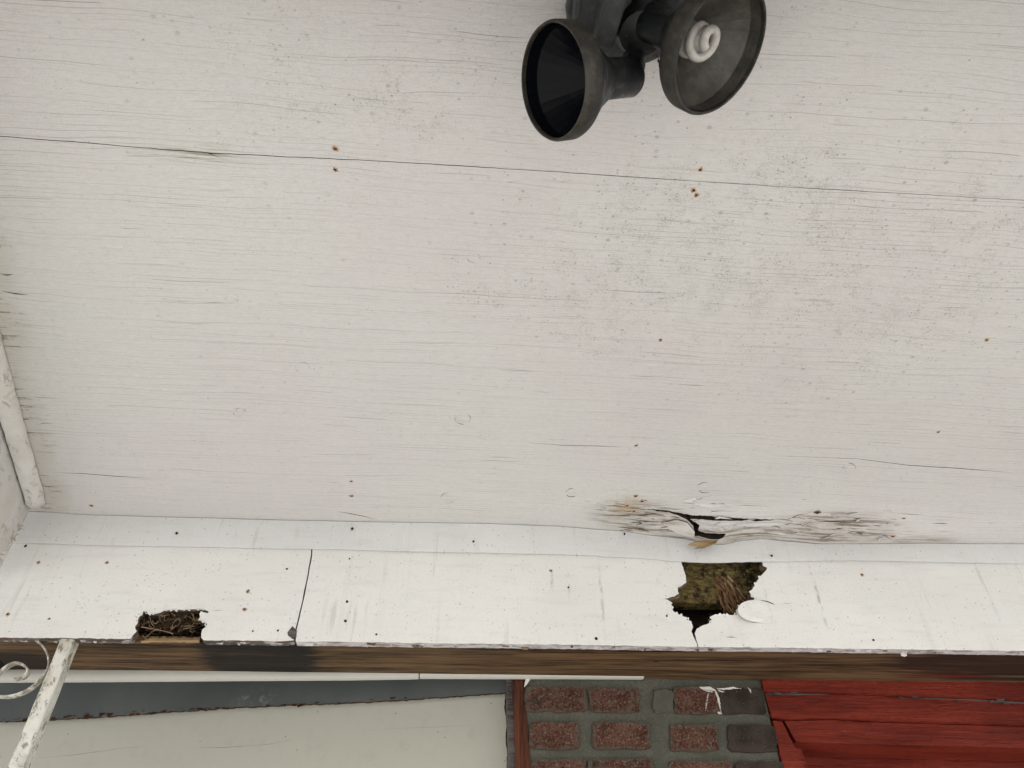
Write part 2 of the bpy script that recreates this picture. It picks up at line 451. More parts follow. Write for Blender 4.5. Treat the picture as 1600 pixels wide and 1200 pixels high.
def plain_white(name, c, dirt=.3, rgh=.5):
    n = NT(name, rgh, .3)
    colr = n.mix(n.mul(n.ramp(n.noise(None, 30, 4, .65), .5, .75), dirt), c, tuple(x * .6 for x in c))
    d, cc = n.vor(n.pos, 60)
    g = n.t.nodes.new('ShaderNodeSeparateColor'); n.put(g.inputs[0], cc)
    colr = n.mix(n.mul(n.ramp(d, .13, .06), n.ramp(g.outputs[0], .82, .86), .7), colr, (.10, .08, .06))
    n.bump(n.noise(None, 120, 3, .6, off=3), .2, .0012)
    n.bump(n.noise(None, 10, 2, .6, off=1), .25, .004)
    return n.done(colr)
M['strip'] = plain_white('vinyl_strip', (.47, .46, .41), .12, .35)
M['stucco'] = plain_white('cream_panel_paint', (.46, .45, .385), .16, .6)
def end_paint():
    n = NT('weathered_end_board_paint', .6, .25)
    colr = n.mix(n.ramp(n.noise(None, 12, 3, .6), .35, .7), (.72, .70, .66), (.63, .60, .55))
    fl = n.ramp(n.noise(n.map(scale=(60, 24, 60)), 1, 5, .75, off=4), .56, .64)
    colr = n.mix(n.mul(fl, .5), colr, (.27, .22, .16))
    colr = n.mix(n.mul(n.ramp(n.noise(None, 22, 4, .7, off=9), .58, .72), .5), colr, (.36, .33, .20))
    n.bump(n.noise(n.map(scale=(1, .4, 1)), 70, 4, .65), .6, .004)
    n.bump(fl, .5, -.002)
    return n.done(colr)
M['end'] = end_paint()
def iron(name, lo, hi):
    n = NT(name, .5, .4)
    chip = n.ramp(n.noise(n.map(scale=(1, 1, .5)), 75, 5, .75), lo, hi)
    colr = n.mix(n.ramp(n.noise(None, 25, 3, .6, off=2), .4, .7), (.72, .71, .64), (.50, .47, .39))
    colr = n.mix(n.mul(chip, .8), colr, (.20, .16, .12))
    n.bump(n.noise(None, 55, 4, .65, off=3), .7, .004)
    n.bump(chip, .5, -.002)
    return n.done(colr)
M['iron'], M['ironrust'] = iron('chipped_iron_paint', .53, .60), iron('rusty_scroll_paint', .44, .54)
def steel():
    n = NT('grey_painted_steel', .6, .3)
    colr = n.mix(n.ramp(n.noise(None, 5, 3, .6), .3, .7), (.082, .092, .090), (.108, .116, .110))
    r1 = n.ramp(n.noise(None, 50, 4, .7, off=3), .60, .70)
    zone = n.mx(n.spot(LB(120, 1085), .06, .3, .07), n.mul(n.spot(LB(360, 1095), .05, .3, .04), .8), n.spot(LB(535, 1076), .006, .3, .004), n.spot(LB(540, 1092), .006, .3, .004))
    colr = n.mix(n.mul(r1, zone, .9), colr, (.20, .09, .03))
    colr = n.mix(n.mul(n.spot(LB(400, 1095), .07, .3, .05), n.ramp(n.noise(None, 80, 3, .7, off=6), .45, .7), .5), colr, (.34, .36, .35))
    n.bump(n.noise(None, 30, 4, .6), .3, .003)
    return n.done(colr)
def rusty():
    n = NT('rust_scale', .9, .1)
    t = n.noise(None, 160, 4, .7)
    colr = n.mix(n.ramp(t, .35, .65), (.030, .016, .010), (.085, .040, .017))
    colr = n.mix(n.ramp(n.noise(None, 60, 3, .6, off=4), .58, .68), colr, (.16, .11, .03))
    n.bump(t, 1, .004)
    return n.done(colr)
def brickm():
    n = NT('old_red_brick', .9, .1)
    rn = n.rnd()
    t = n.noise(None, 230, 4, .75)
    c = n.mix(n.ramp(n.noise(None, 16, 3, .6), .35, .65), (.080, .033, .022), (.125, .062, .044))
    c = n.mix(n.mul(n.ramp(n.noise(None, 24, 3, .6, off=5), .5, .7), n.ramp(rn, .3, .9)), c, (.05, .036, .029))
    n.bump(n.noise(None, 45, 4, .7, off=2), .7, .006)
    c = n.mix(n.ramp(t, .55, .63), c, (.20, .155, .122))
    c = n.mix(n.ramp(t, .45, .37), c, (.028, .013, .010))
    tc = n.t.nodes.new('ShaderNodeTexCoord').outputs['Generated']
    gx, _, gz = sepxyz(n, tc)
    ex = n.math('ABSOLUTE', n.math('SUBTRACT', gx, .5)); ez = n.math('ABSOLUTE', n.math('SUBTRACT', gz, .5))
    ed = n.math('ADD', n.mx(n.mul(n.math('SUBTRACT', ex, .43), 1.6), n.math('SUBTRACT', ez, .40)), n.mul(n.math('SUBTRACT', n.noise(None, 60, 5, .8, off=7), .5), .75))
    c = n.mix(n.mul(n.ramp(ed, -.02, .10), .8), c, (.10, .095, .075))
    c = n.mix(n.mul(n.ramp(n.noise(None, 40, 4, .75, off=17), .50, .68), n.ramp(rn, .2, .9, .2, .8)), c, (.115, .098, .078))
    n.bump(t, .9, .004)
    return n.done(c)
def brickdark():
    n = NT('sooty_brick', .9, .1)
    t = n.noise(None, 230, 4, .75)
    c = n.mix(n.ramp(n.noise(None, 20, 3, .6), .35, .65), (.032, .025, .020), (.06, .047, .038))
    c = n.mix(n.ramp(t, .60, .72), c, (.16, .14, .115))
    n.bump(t, .9, .004)
    return n.done(c)
def mortarm():
    n = NT('grey_mortar', .95, .1)
    t = n.noise(None, 320, 4, .75)
    c = n.mix(n.ramp(n.noise(None, 14, 3, .6), .35, .65), (.100, .099, .077), (.138, .134, .108))
    c = n.mix(n.ramp(t, .35, .7), c, (.075, .076, .060))
    n.bump(t, .6, .003)
    n.bump(n.noise(None, 25, 3, .6), .5, .006)
    return n.done(c)
M['brick'], M['brickdark'], M['mortar'] = brickm(), brickdark(), mortarm()
def redp():
    n = NT('red_door_paint', .55, .18)
    c = n.mix(n.ramp(n.noise(n.map(scale=(3, 20, 20)), 1, 3, .6), .35, .65), (.105, .0115, .0055), (.185, .025, .013))
    pm = n.ramp(n.noise(n.map(scale=(9, 40, 130)), 1, 5, .75, off=4), .60, .66)
    c = n.mix(n.mul(pm, .8), c, (.06, .022, .02))
    c = n.mix(n.mul(n.ramp(n.noise(n.map(scale=(60, 300, 300)), 1, 3, .7, off=14), .48, .66), .5), c, (.055, .008, .005))
    d, cc = n.vor(n.map(scale=(.6, 1, 1.4)), 90)
    g = n.t.nodes.new('ShaderNodeSeparateColor'); n.put(g.inputs[0], cc)
    c = n.mix(n.mul(n.ramp(d, .12, .06), n.ramp(g.outputs[0], .84, .88), .8), c, (.26, .11, .09))
    n.bump(n.noise(n.map(scale=(6, 60, 90)), 1, 4, .6, off=2), .7, .004)
    n.bump(pm, .6, -.002)
    return n.done(c)
M['red'] = redp()
M['greypeel'] = wood('bare_grey_wood', (.035, .028, .025), (.17, .15, .138), 10, 120, 120)
def blackp():
    n = NT('black_lamp_metal', .42, .4)
    c = n.mix(n.ramp(n.noise(None, 45, 4, .7), .52, .72), (.010, .012, .013), (.035, .034, .03))
    c = n.mix(n.ramp(n.noise(None, 150, 3, .7, off=3), .66, .72), c, (.10, .09, .075))
    n.bump(n.noise(None, 120, 3, .6), .25, .0015)
    return n.done(c, n.ramp(n.noise(None, 60, 3, .6, off=6), .3, .7, .32, .6))
M['black'] = blackp()
def rimp():
    n = NT('dusty_rim', .6, .3)
    c = n.mix(n.ramp(n.noise(None, 60, 4, .7), .40, .66), (.020, .019, .016), (.045, .040, .030))
    c = n.mix(n.ramp(n.noise(None, 110, 3, .7, off=3), .62, .70), c, (.10, .06, .03))
    n.bump(n.noise(None, 150, 3, .6), .4, .0015)
    return n.done(c)
M['rim'] = rimp()
def innerp():
    n = NT('glossy_black_reflector', .14, .10)
    return n.done((.004, .0045, .006), n.ramp(n.noise(None, 70, 3, .6), .3, .7, .12, .26))
M['inner'] = innerp()
n = NT('painted_haze_reflector', .38, .35); M['haze_grey'] = n.done(n.mix(n.ramp(n.noise(None, 50, 4, .7), .35, .7), (.045, .042, .036), (.085, .080, .068)))  # right-hand reflector: lens haze put into the colour as a lighter grey
def greyp():
    n = NT('grey_sensor_plastic', .5, .35)
    c = n.mix(n.ramp(n.noise(None, 40, 4, .7), .45, .7), (.052, .056, .056), (.10, .098, .09))
    n.bump(n.noise(None, 90, 3, .6), .2, .0015)
    return n.done(c)
M['grey'] = greyp()
n = NT('bulb_glass', .22, .5); M['bulb'] = n.done(n.mix(n.ramp(n.noise(None, 90, 3), .4, .65), (.50, .48, .44), (.40, .375, .335)))
n = NT('nail_rust', .9, .1); M['nail'] = n.done(n.mix(n.ramp(n.noise(None, 300, 2), .4, .6), (.05, .022, .012), (.20, .085, .03)))
n = NT('rust_stained_paint', .7, .2); M['ruststain'] = n.done(n.mix(n.ramp(n.noise(None, 260, 3, .7), .38, .6), (.30, .155, .07), (.56, .47, .36)))
n = NT('nail_hole', .9, .1); M['nailblack'] = n.done(n.mix(n.ramp(n.noise(None, 300, 2), .4, .6), (.015, .012, .01), (.05, .035, .025)))
n = NT('dry_straw', .8, .15); M['straw'] = n.done(n.mix(n.ramp(n.noise(None, 60, 3), .35, .65), (.028, .017, .010), (.13, .088, .048)))
n = NT('pale_straw', .8, .15); M['palestraw'] = n.done(n.mix(n.ramp(n.noise(None, 60, 3), .35, .65), (.24, .17, .09), (.46, .36, .22)))
n = NT('nest_litter', .95, .1); n.bump(n.noise(None, 90, 4, .7), 1, .01); M['litter'] = n.done(n.mix(n.ramp(n.noise(None, 120, 4, .7), .4, .65), (.010, .007, .005), (.045, .027, .016)))
n = NT('concrete_paving', .9, .2); n.bump(n.noise(None, 60, 4, .6), .4, .004)
M['ground'] = n.done(n.mix(n.ramp(n.noise(None, 1.3, 4, .6), .3, .7), (.36, .35, .32), (.44, .43, .40)))
n = NT('roof_shingle', .9, .1); M['roof'] = n.done(n.mix(n.ramp(n.noise(None, 12, 3), .3, .7), (.08, .075, .07), (.13, .12, .11)))
n = NT('rendered_house_wall', .9, .1); M['wall'] = n.done(n.mix(n.ramp(n.noise(None, 6, 3), .3, .7), (.42, .40, .36), (.5, .48, .43)))

# ------------------------------------------------------------------ setting
def slab(name, x0, x1, y0, y1, z0, z1, mat):
    o = boxv(Vector(((x0 + x1) / 2, (y0 + y1) / 2, (z0 + z1) / 2)), Vector(((x1 - x0) / 2, 0, 0)), Vector((0, (y1 - y0) / 2, 0)), Vector((0, 0, (z1 - z0) / 2)), name, mat, None, 0)
    return tag(o, kind='structure')
g = mesh('ground', [(-400, -400, 0), (400, -400, 0), (400, 400, 0), (-400, 400, 0)], [(0, 1, 2, 3)], M['ground']); tag(g, kind='structure')
EAVE = .09                                     # outer edge of the overhang
slab('roof', -3.2, 3.2, EAVE - .03, 5, ZS + .17, ZS + .40, M['roof'])
slab('added_shade_beam', -3.2, 3.2, EAVE, EAVE + .13, ZS - .21, ZS + .165, M['end'])  # unseen beam, added to darken the outer part of the soffit
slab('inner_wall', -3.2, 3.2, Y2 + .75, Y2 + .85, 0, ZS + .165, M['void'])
slab('house_wall', 1.75, 3.2, Y2 + .02, Y2 + .24, 0, ZS + .165, M['wall'])

# ------------------------------------------------------------------ soffit
top_o = [(-140, 790), (60, 800), (150, 805), (300, 809), (450, 813), (600, 816), (750, 818), (860, 822), (960, 829), (1030, 838), (1070, 842), (1100, 850), (1130, 851), (1160, 845), (1190, 842), (1230, 846), (1280, 850), (1350, 850), (1450, 849), (1520, 850), (1600, 850), (1750, 851)]
def lerp_at(ln, x):
    for a, b in zip(ln, ln[1:]):
        if a[0] <= x <= b[0]:
            t = (x - a[0]) / (b[0] - a[0]); t = t * t * (3 - 2 * t) * .5 + t * .5
            return a[1] + (b[1] - a[1]) * t
TOPW = []
for x in range(-140, 1751, 9):
    ty = lerp_at(top_o, x)
    TOPW.append(ony(x, ty, min(max(onz(x, ty, ZS).y, F - .026), F - .001)))
def edge_at(x):
    for a, b in zip(TOPW, TOPW[1:]):
        if a.x <= x <= b.x:
            t = (x - a.x) / (b.x - a.x); return a.y + (b.y - a.y) * t, a.z + (b.z - a.z) * t
    p = TOPW[0] if x < TOPW[0].x else TOPW[-1]
    return p.y, p.z
def sag(x, y):                                  # the sheet droops to meet the moulding along its rotten edge
    ey, ez = edge_at(x); d_ = max(0, ey - y)
    return min(0, ez - ZS) * math.exp(-(d_ / .07) ** 2) + .002 * mnoise.noise(Vector((x * 2.2, y * 2.2, 3))) * min(1, d_ / .1)
def ons(x, y):
    p = onz(x, y, ZS)
    for _ in range(8): p = onz(x, y, ZS + sag(p.x, p.y))
    return p
sof = empty('soffit', (0, F - .5, ZS), 'white painted plywood soffit with fine cracks, mildew specks and a rotten edge', 'soffit')
seam = [(-160, 203), (0, 213), (120, 222), (250, 233), (330, 239), (450, 245), (560, 250), (700, 258), (860, 268), (980, 276), (1100, 284), (1230, 292), (1350, 299), (1480, 306), (1600, 313), (1760, 323)]
def s2(pts): return [tuple(ons(x, y)[:2]) for x, y in pts]
sm = rough(seam, 14, .35, False, 3)
XR = 1.9; XL = -1.0
yl = onz(*seam[0], ZS).y; yr = onz(*seam[-1], ZS).y
up_edge = [(p[0], p[1] - (.00055 - .00022 * min(1, max(0, p[0] + .3))) * (1.0 + .8 * mnoise.noise(Vector((p[0] * 9, 0, 1))))) for p in s2(sm)]
lo_edge = [(p[0], p[1] + (.00055 - .00022 * min(1, max(0, p[0] + .3))) * (1.0 + .8 * mnoise.noise(Vector((p[0] * 9, 5, 1))))) for p in s2(sm)]
def z2(pts): return [(900 + a / 3.75, 740 + b / 3.75) for a, b in pts]
brk = z2([(380, 208), (460, 212), (540, 217), (600, 230), (680, 243), (740, 246), (800, 246), (880, 256), (1000, 264), (1100, 267), (1230, 271), (1100, 276), (1000, 279), (900, 276), (860, 276),
          (810, 274), (740, 268), (668, 268), (700, 284), (724, 300), (715, 328), (760, 347), (880, 352), (868, 372), (835, 386), (790, 384), (720, 366), (668, 366), (692, 335), (686, 305), (650, 270), (600, 246), (540, 226), (460, 217)])
CR = [(z2([(175, 186), (230, 188), (300, 196), (380, 210), (420, 212)]), .55), (z2([(1225, 271), (1260, 262), (1300, 243), (1350, 235), (1395, 220)]), .5),
      (z2([(1335, 305), (1400, 312), (1460, 316), (1530, 322), (1570, 324)]), 1.0), (z2([(1345, 270), (1420, 277), (1490, 281), (1530, 283), (1700, 290)]), .7),
      (z2([(735, 292), (800, 292), (870, 296), (945, 296)]), .5), (z2([(730, 320), (800, 323), (860, 325), (920, 326)]), .5),
      (z2([(785, 240), (795, 222), (850, 218), (945, 221)]), .45), (z2([(620, 155), (670, 160), (710, 163)]), .7), (z2([(690, 152), (725, 150), (745, 138), (790, 130), (810, 130)]), .45),
      (z2([(930, 185), (1000, 186), (1060, 189), (1150, 194)]), .4), (z2([(830, 175), (868, 176), (872, 184)]), .5),
      (z2([(1100, 324), (1180, 326), (1230, 336), (1310, 345)]), .4), (z2([(1070, 352), (1115, 352), (1125, 366)]), .4),
      (z2([(470, 290), (540, 320), (610, 345), (660, 356)]), .45), (z2([(330, 226), (420, 236), (520, 250), (590, 275)]), .35), (z2([(420, 262), (500, 275), (570, 292)]), .3),
      ([(80, 738), (130, 740), (180, 744), (245, 748)], .5), ([(1190, 712), (1260, 714), (1340, 717), (1420, 727), (1500, 732), (1600, 740)], .45),
      ([(818, 691), (880, 696), (940, 697), (985, 699)], .4), ([(500, 640), (580, 644), (660, 649), (760, 652)], .25), ([(525, 799), (545, 802), (570, 807), (590, 812)], .5),
      ([(300, 233), (325, 239), (345, 247), (365, 250)], .7), ([(310, 252), (340, 253), (358, 256)], .4), ([(235, 86), (250, 86), (262, 86)], .3), ([(234, 96), (258, 95), (285, 97)], .3),
      ([(0, 542), (20, 541), (42, 544)], .6), ([(58, 630), (66, 634), (78, 630)], .5), ([(56, 664), (70, 661), (84, 662)], .8), ([(62, 650), (72, 649), (82, 650)], .5), ([(1, 455), (25, 459), (48, 461)], .9), ([(0, 429), (12, 430), (22, 428)], .8), ([(64, 712), (78, 711), (90, 713)], .6), ([(72, 768), (90, 768), (107, 770)], .6), ([(1420, 806), (1480, 808), (1560, 815)], .35)]
rng = random.Random(5)
for _ in range(60):                              # drying checks that opened far enough to see into
    x, y = rng.uniform(20, 1560), rng.uniform(30, 780)
    if 860 < x < 1220 and y < 190: continue
    L = rng.uniform(25, 120)
    sl = .045 + rng.uniform(-.008, .008)
    if abs(y - (213 + .0625 * x)) < 8 or (y > 690 and x > 880): continue
    CR.append(([(x + L * t, y + L * t * sl + rng.uniform(-.4, .4)) for t in (0, .25, .5, .75, 1)], rng.uniform(.12, .3)))
PLUG = ((723, 654, 11), (375, 645, 9), (1101, 762, 10), (1327, 731, 9), (700, 778, 10), (740, 403, 9), (362, 466, 9), (472, 574, 10), (893, 770, 8), (470, 158, 8))
for (x, y, a_) in PLUG:
    t0 = rng.uniform(0, 6.28)
    for (ta, tb) in ((t0, t0 + 1.9), (t0 + 2.4, t0 + 4.6)):
        CR.append(([(x + a_ * 1.12 * math.cos(ta + (tb - ta) * k / 7), y + a_ * .80 * math.sin(ta + (tb - ta) * k / 7)) for k in range(8)], .42 if y > 600 else .25))
for _ in range(130):                             # rotten zone: short splits along the grain
    cx_, cy_ = rng.choice(((990, 798), (1010, 820), (1130, 800), (1160, 835), (1300, 815), (1330, 830), (1400, 825)))
    x, y = rng.gauss(cx_, 45), rng.gauss(cy_, 13)
    if not 765 < y < 838 or abs(y - 806) < 7 and 1000 < x < 1230 or 1045 < x < 1140 and 795 < y < 850: continue
    L = rng.uniform(8, 42)
    CR.append(([(x + L * t, y + L * t * .035 + rng.uniform(-.5, .5)) for t in (0, .3, .65, 1)], rng.uniform(.15, .6)))
holes = [s2(rough(brk, 4, .5, True, 2))] + [s2(lens(p, wd)) for p, wd in CR]
EDGE_Y = F + .03
lo = lo_edge
back = []
for k, q in enumerate(TOPW):
    x = -140 + 9 * k
    gp = .0008 + .0010 * abs(mnoise.noise(Vector((x * .02, 2, 0)))) + (.0012 if 880 < x < 1560 else 0) * abs(mnoise.noise(Vector((x * .05, 9, 0))))
    back.append((q.x, q.y - gp))
panelA = [(XL, back[0][1])] + back + [(XR, back[-1][1]), (XR, lo[-1][1])] + lo[::-1] + [(XL, lo[0][1])]
panelB = [(XL, up_edge[0][1])] + up_edge + [(XR, up_edge[-1][1]), (XR, EAVE + .128), (XL, EAVE + .128)]
def place_s(a, b, t): return Vector((a, b, ZS + sag(a, b) + t))
sheet('soffit_panel', panelA, holes, place_s, .012, [M['soffit'], M['void']], sof, grid=.03, smooth=True)
sheet('soffit_panel', panelB, [], place_s, .012, [M['soffit'], M['rawedge']], sof, grid=.05, smooth=True)
boxv(Vector((.45, (EAVE + F) / 2, ZS + .12)), Vector((1.44, 0, 0)), Vector((0, (F - EAVE) / 2 + .02, 0)), Vector((0, 0, .012)), 'rafter_board', M['void'], sof, 0)

def disc(name, p, nrm, rx, ry, hgt, mat, parent, seg=14, dome=.6, jit=.12, rot=0, halo=None):
    x = Vector((1, 0, 0)); y = nrm.cross(x).normalized()
    rr = random.Random(int(abs(p.x * 9999))); V = []
    j = [1 + rr.uniform(-jit, jit) for _ in range(seg)]
    for k, (s, z) in enumerate(((1, -.0012), (1, hgt * .5), (.82, hgt)) if not halo else ((2.0, -.0004), (1.7, .0002), (1, hgt))):
        for i in range(seg):
            t = 2 * math.pi * i / seg
            a, b = rx * s * j[i] * math.cos(t), ry * s * j[i] * math.sin(t)
            V.append(p + x * (a * math.cos(rot) - b * math.sin(rot)) + y * (a * math.sin(rot) + b * math.cos(rot)) + nrm * z)
    Fc = [(k * seg + i, k * seg + (i + 1) % seg, (k + 1) * seg + (i + 1) % seg, (k + 1) * seg + i) for k in range(2) for i in range(seg)]
    Fc += [[2 * seg + i for i in range(seg)], list(range(seg))]
    if halo: return mesh(name, V, Fc, [mat, halo], parent, True, [1] * (2 * seg) + [0, 0], 50)
    return mesh(name, V, Fc, mat, parent, True, None, 50)
for (x, y) in RUST:
    p = ons(x, y)
    disc('nail_head', p, -NZ, .0024 if y < 760 else .0032, .0024 if y < 760 else .003, .0006, M['nail'], sof, 10, jit=.3, halo=M['ruststain'])
for (x, y, a) in PLUG:
    p = ons(x, y)
    k = p.y / 1250
    disc('wood_plug', p, -NZ, a * .98e-3, a * .98e-3 * .98, .0011 if y > 600 else .0005, M['soffit'], sof, 24, jit=.03)
kn = ons(1277, 801)
disc('knot', kn, -NZ, .0085, .0075, .0006, M['rawedge'], sof, 22, jit=.12)
disc('knot', kn, -NZ, .004, .0036, .0016, M['nailblack'], sof, 16, jit=.2)
# torn tongue of face veneer curling down out of the break
tg = [ons(x, y) for x, y in z2([(590, 262), (650, 275), (690, 312), (688, 335), (664, 360), (600, 338), (540, 312), (500, 282)])]
dz = [.002, .004, .011, .013, .010, .006, .003, .001]
V = [p - NZ * (d_ + .002) for p, d_ in zip(tg, dz)] + [p - NZ * (d_ - .001) for p, d_ in zip(tg, dz)]
mesh('veneer_tongue', V, [list(range(8)), list(range(15, 7, -1))] + [(i, (i + 1) % 8, (i + 1) % 8 + 8, i + 8) for i in range(8)], [M['soffit'], M['rawedge']], sof, midx=[0, 1] + [1] * 8)
rg = random.Random(44)
for k in range(34):
    x, y = (rg.uniform(985, 1060), rg.uniform(800, 826)) if k % 3 == 0 else (rg.uniform(1090, 1240), rg.uniform(806, 838)) if k % 3 == 1 else (rg.uniform(1250, 1400), rg.uniform(798, 840))
    L = rg.uniform(8, 34); wd = rg.uniform(.8, 2.4) if k % 3 else rg.uniform(.35, .8); lift = rg.uniform(.002, .009); f_ = rg.choice((-1, 1))
    P = [ons(x, y), ons(x + f_ * L * .5, y + L * .02 - wd), ons(x + f_ * L, y + L * .03), ons(x + f_ * L * .5, y + L * .02 + wd)]
    dn = [0, lift * .4, lift, lift * .5]
    V = [p - NZ * (d_ + .0006) for p, d_ in zip(P, dn)] + [p - NZ * (d_ - .0004) for p, d_ in zip(P, dn)]
    mesh('splinter', V, [(0, 1, 2, 3), (7, 6, 5, 4), (0, 1, 5, 4), (1, 2, 6, 5), (2, 3, 7, 6), (3, 0, 4, 7)], [M['soffit'], M['rawedge']] if k % 3 else [M['rawedge'], M['rawedge']], sof, midx=[0, 1, 1, 1, 1, 1])
for (x0, y0, x1, y1, wd, lf) in ((1092, 813, 1150, 814, 4.5, .006), (1096, 821, 1146, 823, 3.5, .008), (1150, 818, 1235, 815, 3.5, .004), (1195, 828, 1250, 829, 3.0, .006), (1252, 817, 1318, 821, 3.2, .006), (1262, 826, 1330, 829, 3.0, .005),
                                (985, 803, 1052, 808, 3.0, .005), (1000, 813, 1058, 824, 3.0, .006), (1066, 781, 1090, 776, 2.6, .004), (1085, 786, 1130, 788, 2.6, .004), (1320, 812, 1390, 816, 2.2, .004)):
    nn_ = 9; V = []
    for lay in (0, .0009):
        for i in range(nn_):                       # curled strip: fast along its upper edge, hanging along the lower
            t = i / (nn_ - 1); tp_ = math.sin(math.pi * min(1, max(.04, t))) ** .6; jx = rg.uniform(-.6, .6)
            a_ = ons(x0 + (x1 - x0) * t, y0 + (y1 - y0) * t + jx * .5); b_ = ons(x0 + (x1 - x0) * t + jx, y0 + (y1 - y0) * t + wd * tp_ + jx)
            V += [a_ - NZ * (.0012 - lay), a_.lerp(b_, .6) - NZ * (.0012 + lf * .45 * tp_ - lay), b_ - NZ * (.0012 + lf * tp_ - lay)]
    Fc = []
    for i in range(nn_ - 1):
        for q in (0, 1): Fc += [(i * 3 + q, i * 3 + q + 1, i * 3 + q + 4, i * 3 + q + 3), ((i + nn_) * 3 + q, (i + nn_) * 3 + q + 3, (i + nn_) * 3 + q + 4, (i + nn_) * 3 + q + 1)]
        Fc.append((i * 3 + 2, i * 3 + 5, (i + nn_) * 3 + 5, (i + nn_) * 3 + 2))
    mesh('lifted_veneer', V, Fc, M['soffit'], sof)
ch = z2([(655, 418), (700, 398), (770, 390), (832, 388), (825, 404), (785, 425), (740, 438), (695, 440), (720, 428), (675, 424)])
V = [ony(x, y, F - .030 + .004 * math.sin(i)) for i, (x, y) in enumerate(ch)]
V += [v + Vector((0, .003, .002)) for v in V]
m_ = len(ch)
mesh('bark_chip', V, [list(range(m_)), list(range(2 * m_ - 1, m_ - 1, -1))] + [(i, (i + 1) % m_, (i + 1) % m_ + m_, i + m_) for i in range(m_)], M['palewood'], sof)

# ------------------------------------------------------------------ porch beam: bare timber, fascia boards, moulding
bm_ = empty('porch_beam', (0, F, ZB0), 'bare brown porch beam faced with white fascia boards, two of them rotted through', 'beam')
def beam_box(name, x0, x1, y0, y1, za, zc, mat, bev=.002):
    c = Vector(((x0 + x1) / 2, (y0 + y1) / 2, (za + zc) / 2 + SL * (x0 + x1) / 2))
    return boxv(c, Vector(((x1 - x0) / 2, 0, SL * (x1 - x0) / 2)), Vector((0, (y1 - y0) / 2, 0)), Vector((0, 0, (zc - za) / 2)), name, mat, bm_, bev)
beam_box('timber', XL, XR, F + TH + .001, Y2 - .001, ZB0, ZB0 + .016, M['beam'], .003)
beam_box('rear_plank', XL, XR, Y2 - .042, Y2 - .002, ZB0 + .017, ZS - .01, M['void'])
hz = ony(1100, 945, F + TH + .03).z
beam_box('mossy_header', XL, XR, F + TH + .024, F + TH + .060, hz - SL * .28, ZS - .012, M['moss'], .003)
def f2(pts): return [(ony(x, y, F).x, ony(x, y, F).z) for x, y in pts]
topl = [(-140, 842), (20, 846), (200, 851), (487, 856), (700, 861), (860, 864), (1000, 870), (1060, 876), (1110, 878), (1190, 876), (1330, 874), (1600, 879), (1760, 882)]
def top_at(x):
    for a, b in zip(topl, topl[1:]):
        if a[0] <= x <= b[0]: return a[1] + (b[1] - a[1]) * (x - a[0]) / (b[0] - a[0])
def bot_at(x): return 996 + (1017 - 996) * x / 1600
def zz(o, s, pts): return [(o[0] + a / s, o[1] + b / s) for a, b in pts]
nesthole = zz((180, 930), 8.89, [(240, 660), (250, 550), (300, 500), (278, 470), (280, 430), (318, 375), (318, 325), (345, 290), (385, 270), (395, 225), (440, 228), (450, 258), (560, 256), (620, 240), (690, 212), (780, 198), (900, 203), (1050, 195), (1180, 197), (1270, 208), (1300, 226), (1285, 246), (1240, 240), (1165, 262), (1180, 290), (1155, 345), (1230, 362), (1275, 400), (1255, 440), (1210, 470), (1200, 520), (1190, 585), (1200, 660)])
# left board
e1 = [(x, bot_at(x)) for x in range(-140, 200, 20)]
o1 = [(x, top_at(x) - 6) for x in (-140, 20, 200, 350, 486)] + [(486.3, 866), (479, 905), (472, 940), (461, 985), (459, 1000.5)]
low = [(440, bot_at(440)), (400, bot_at(400)), (360, bot_at(360)), (318, bot_at(318))]
left_poly = o1[:5] + rough(o1[5:], 8, .3, False, 4) + rough(low, 6, .5, False, 5)[0:] + rough(nesthole[::-1][1:-1], 3, .5, False, 6) + rough([(204, bot_at(204))] + e1[::-1], 6, .7, False, 7)
fh = [f2(lens(p, wd)) for p, wd in (([(188, 958), (198, 958.5), (206, 959)], .35), ([(209, 960), (214, 965), (217, 965)], .5), ([(326, 955), (340, 953.5), (352, 953)], .35))]
bmats = [M['fascia'], M['edge_grey'], M['rawedge']]
def bside(m): return 1 if m.y < zb(m.x) + .004 else 2
def place_f(wob):
    def pf(a, b, t): return Vector((a, F + t + wob * mnoise.noise(Vector((a * 5, b * 5, 1))), b))
    return pf
tag(sheet('fascia_board', f2(left_poly), fh, place_f(.002), TH, [M['fascia'], M['edge_dark'], M['rawedge']], bm_, grid=.03, smooth=True, side=bside), 'left fascia board with a bird-nest hole')
H = lambda pts: zz((1020, 850), 6.668, pts)
# middle board ends at the ragged left side of the big opening
gapL = H([(295, 175), (320, 270), (345, 330), (350, 400), (310, 430), (262, 455), (262, 520), (225, 545), (160, 565), (92, 566), (150, 575), (195, 605), (192, 660), (215, 700), (290, 745), (360, 765), (358, 785), (400, 805), (418, 860), (405, 915), (425, 960), (462, 1040), (466, 1078)])
mid = [(488.3, top_at(488) - 6), (700, top_at(700) - 6), (1000, top_at(1000) - 6), (1063, 870)] + rough(gapL, 3.5, .45, False, 8) + rough([(1089, bot_at(1089))] + [(x, bot_at(x)) for x in range(1070, 470, -30)] + [(462, bot_at(462))], 7, .45, False, 9) + rough([(463, 986), (474, 940), (481, 905), (488, 866)], 8, .3, False, 10)
mh = [f2(lens(H(p), wd)) for p, wd in (([(55, 582), (90, 583), (120, 584)], .35), ([(200, 757), (250, 756), (300, 760)], .3))]
tag(sheet('fascia_board', f2(mid), mh, place_f(.0015), TH, bmats, bm_, grid=.03, smooth=True, side=bside), 'middle fascia board with nail holes and drip marks')
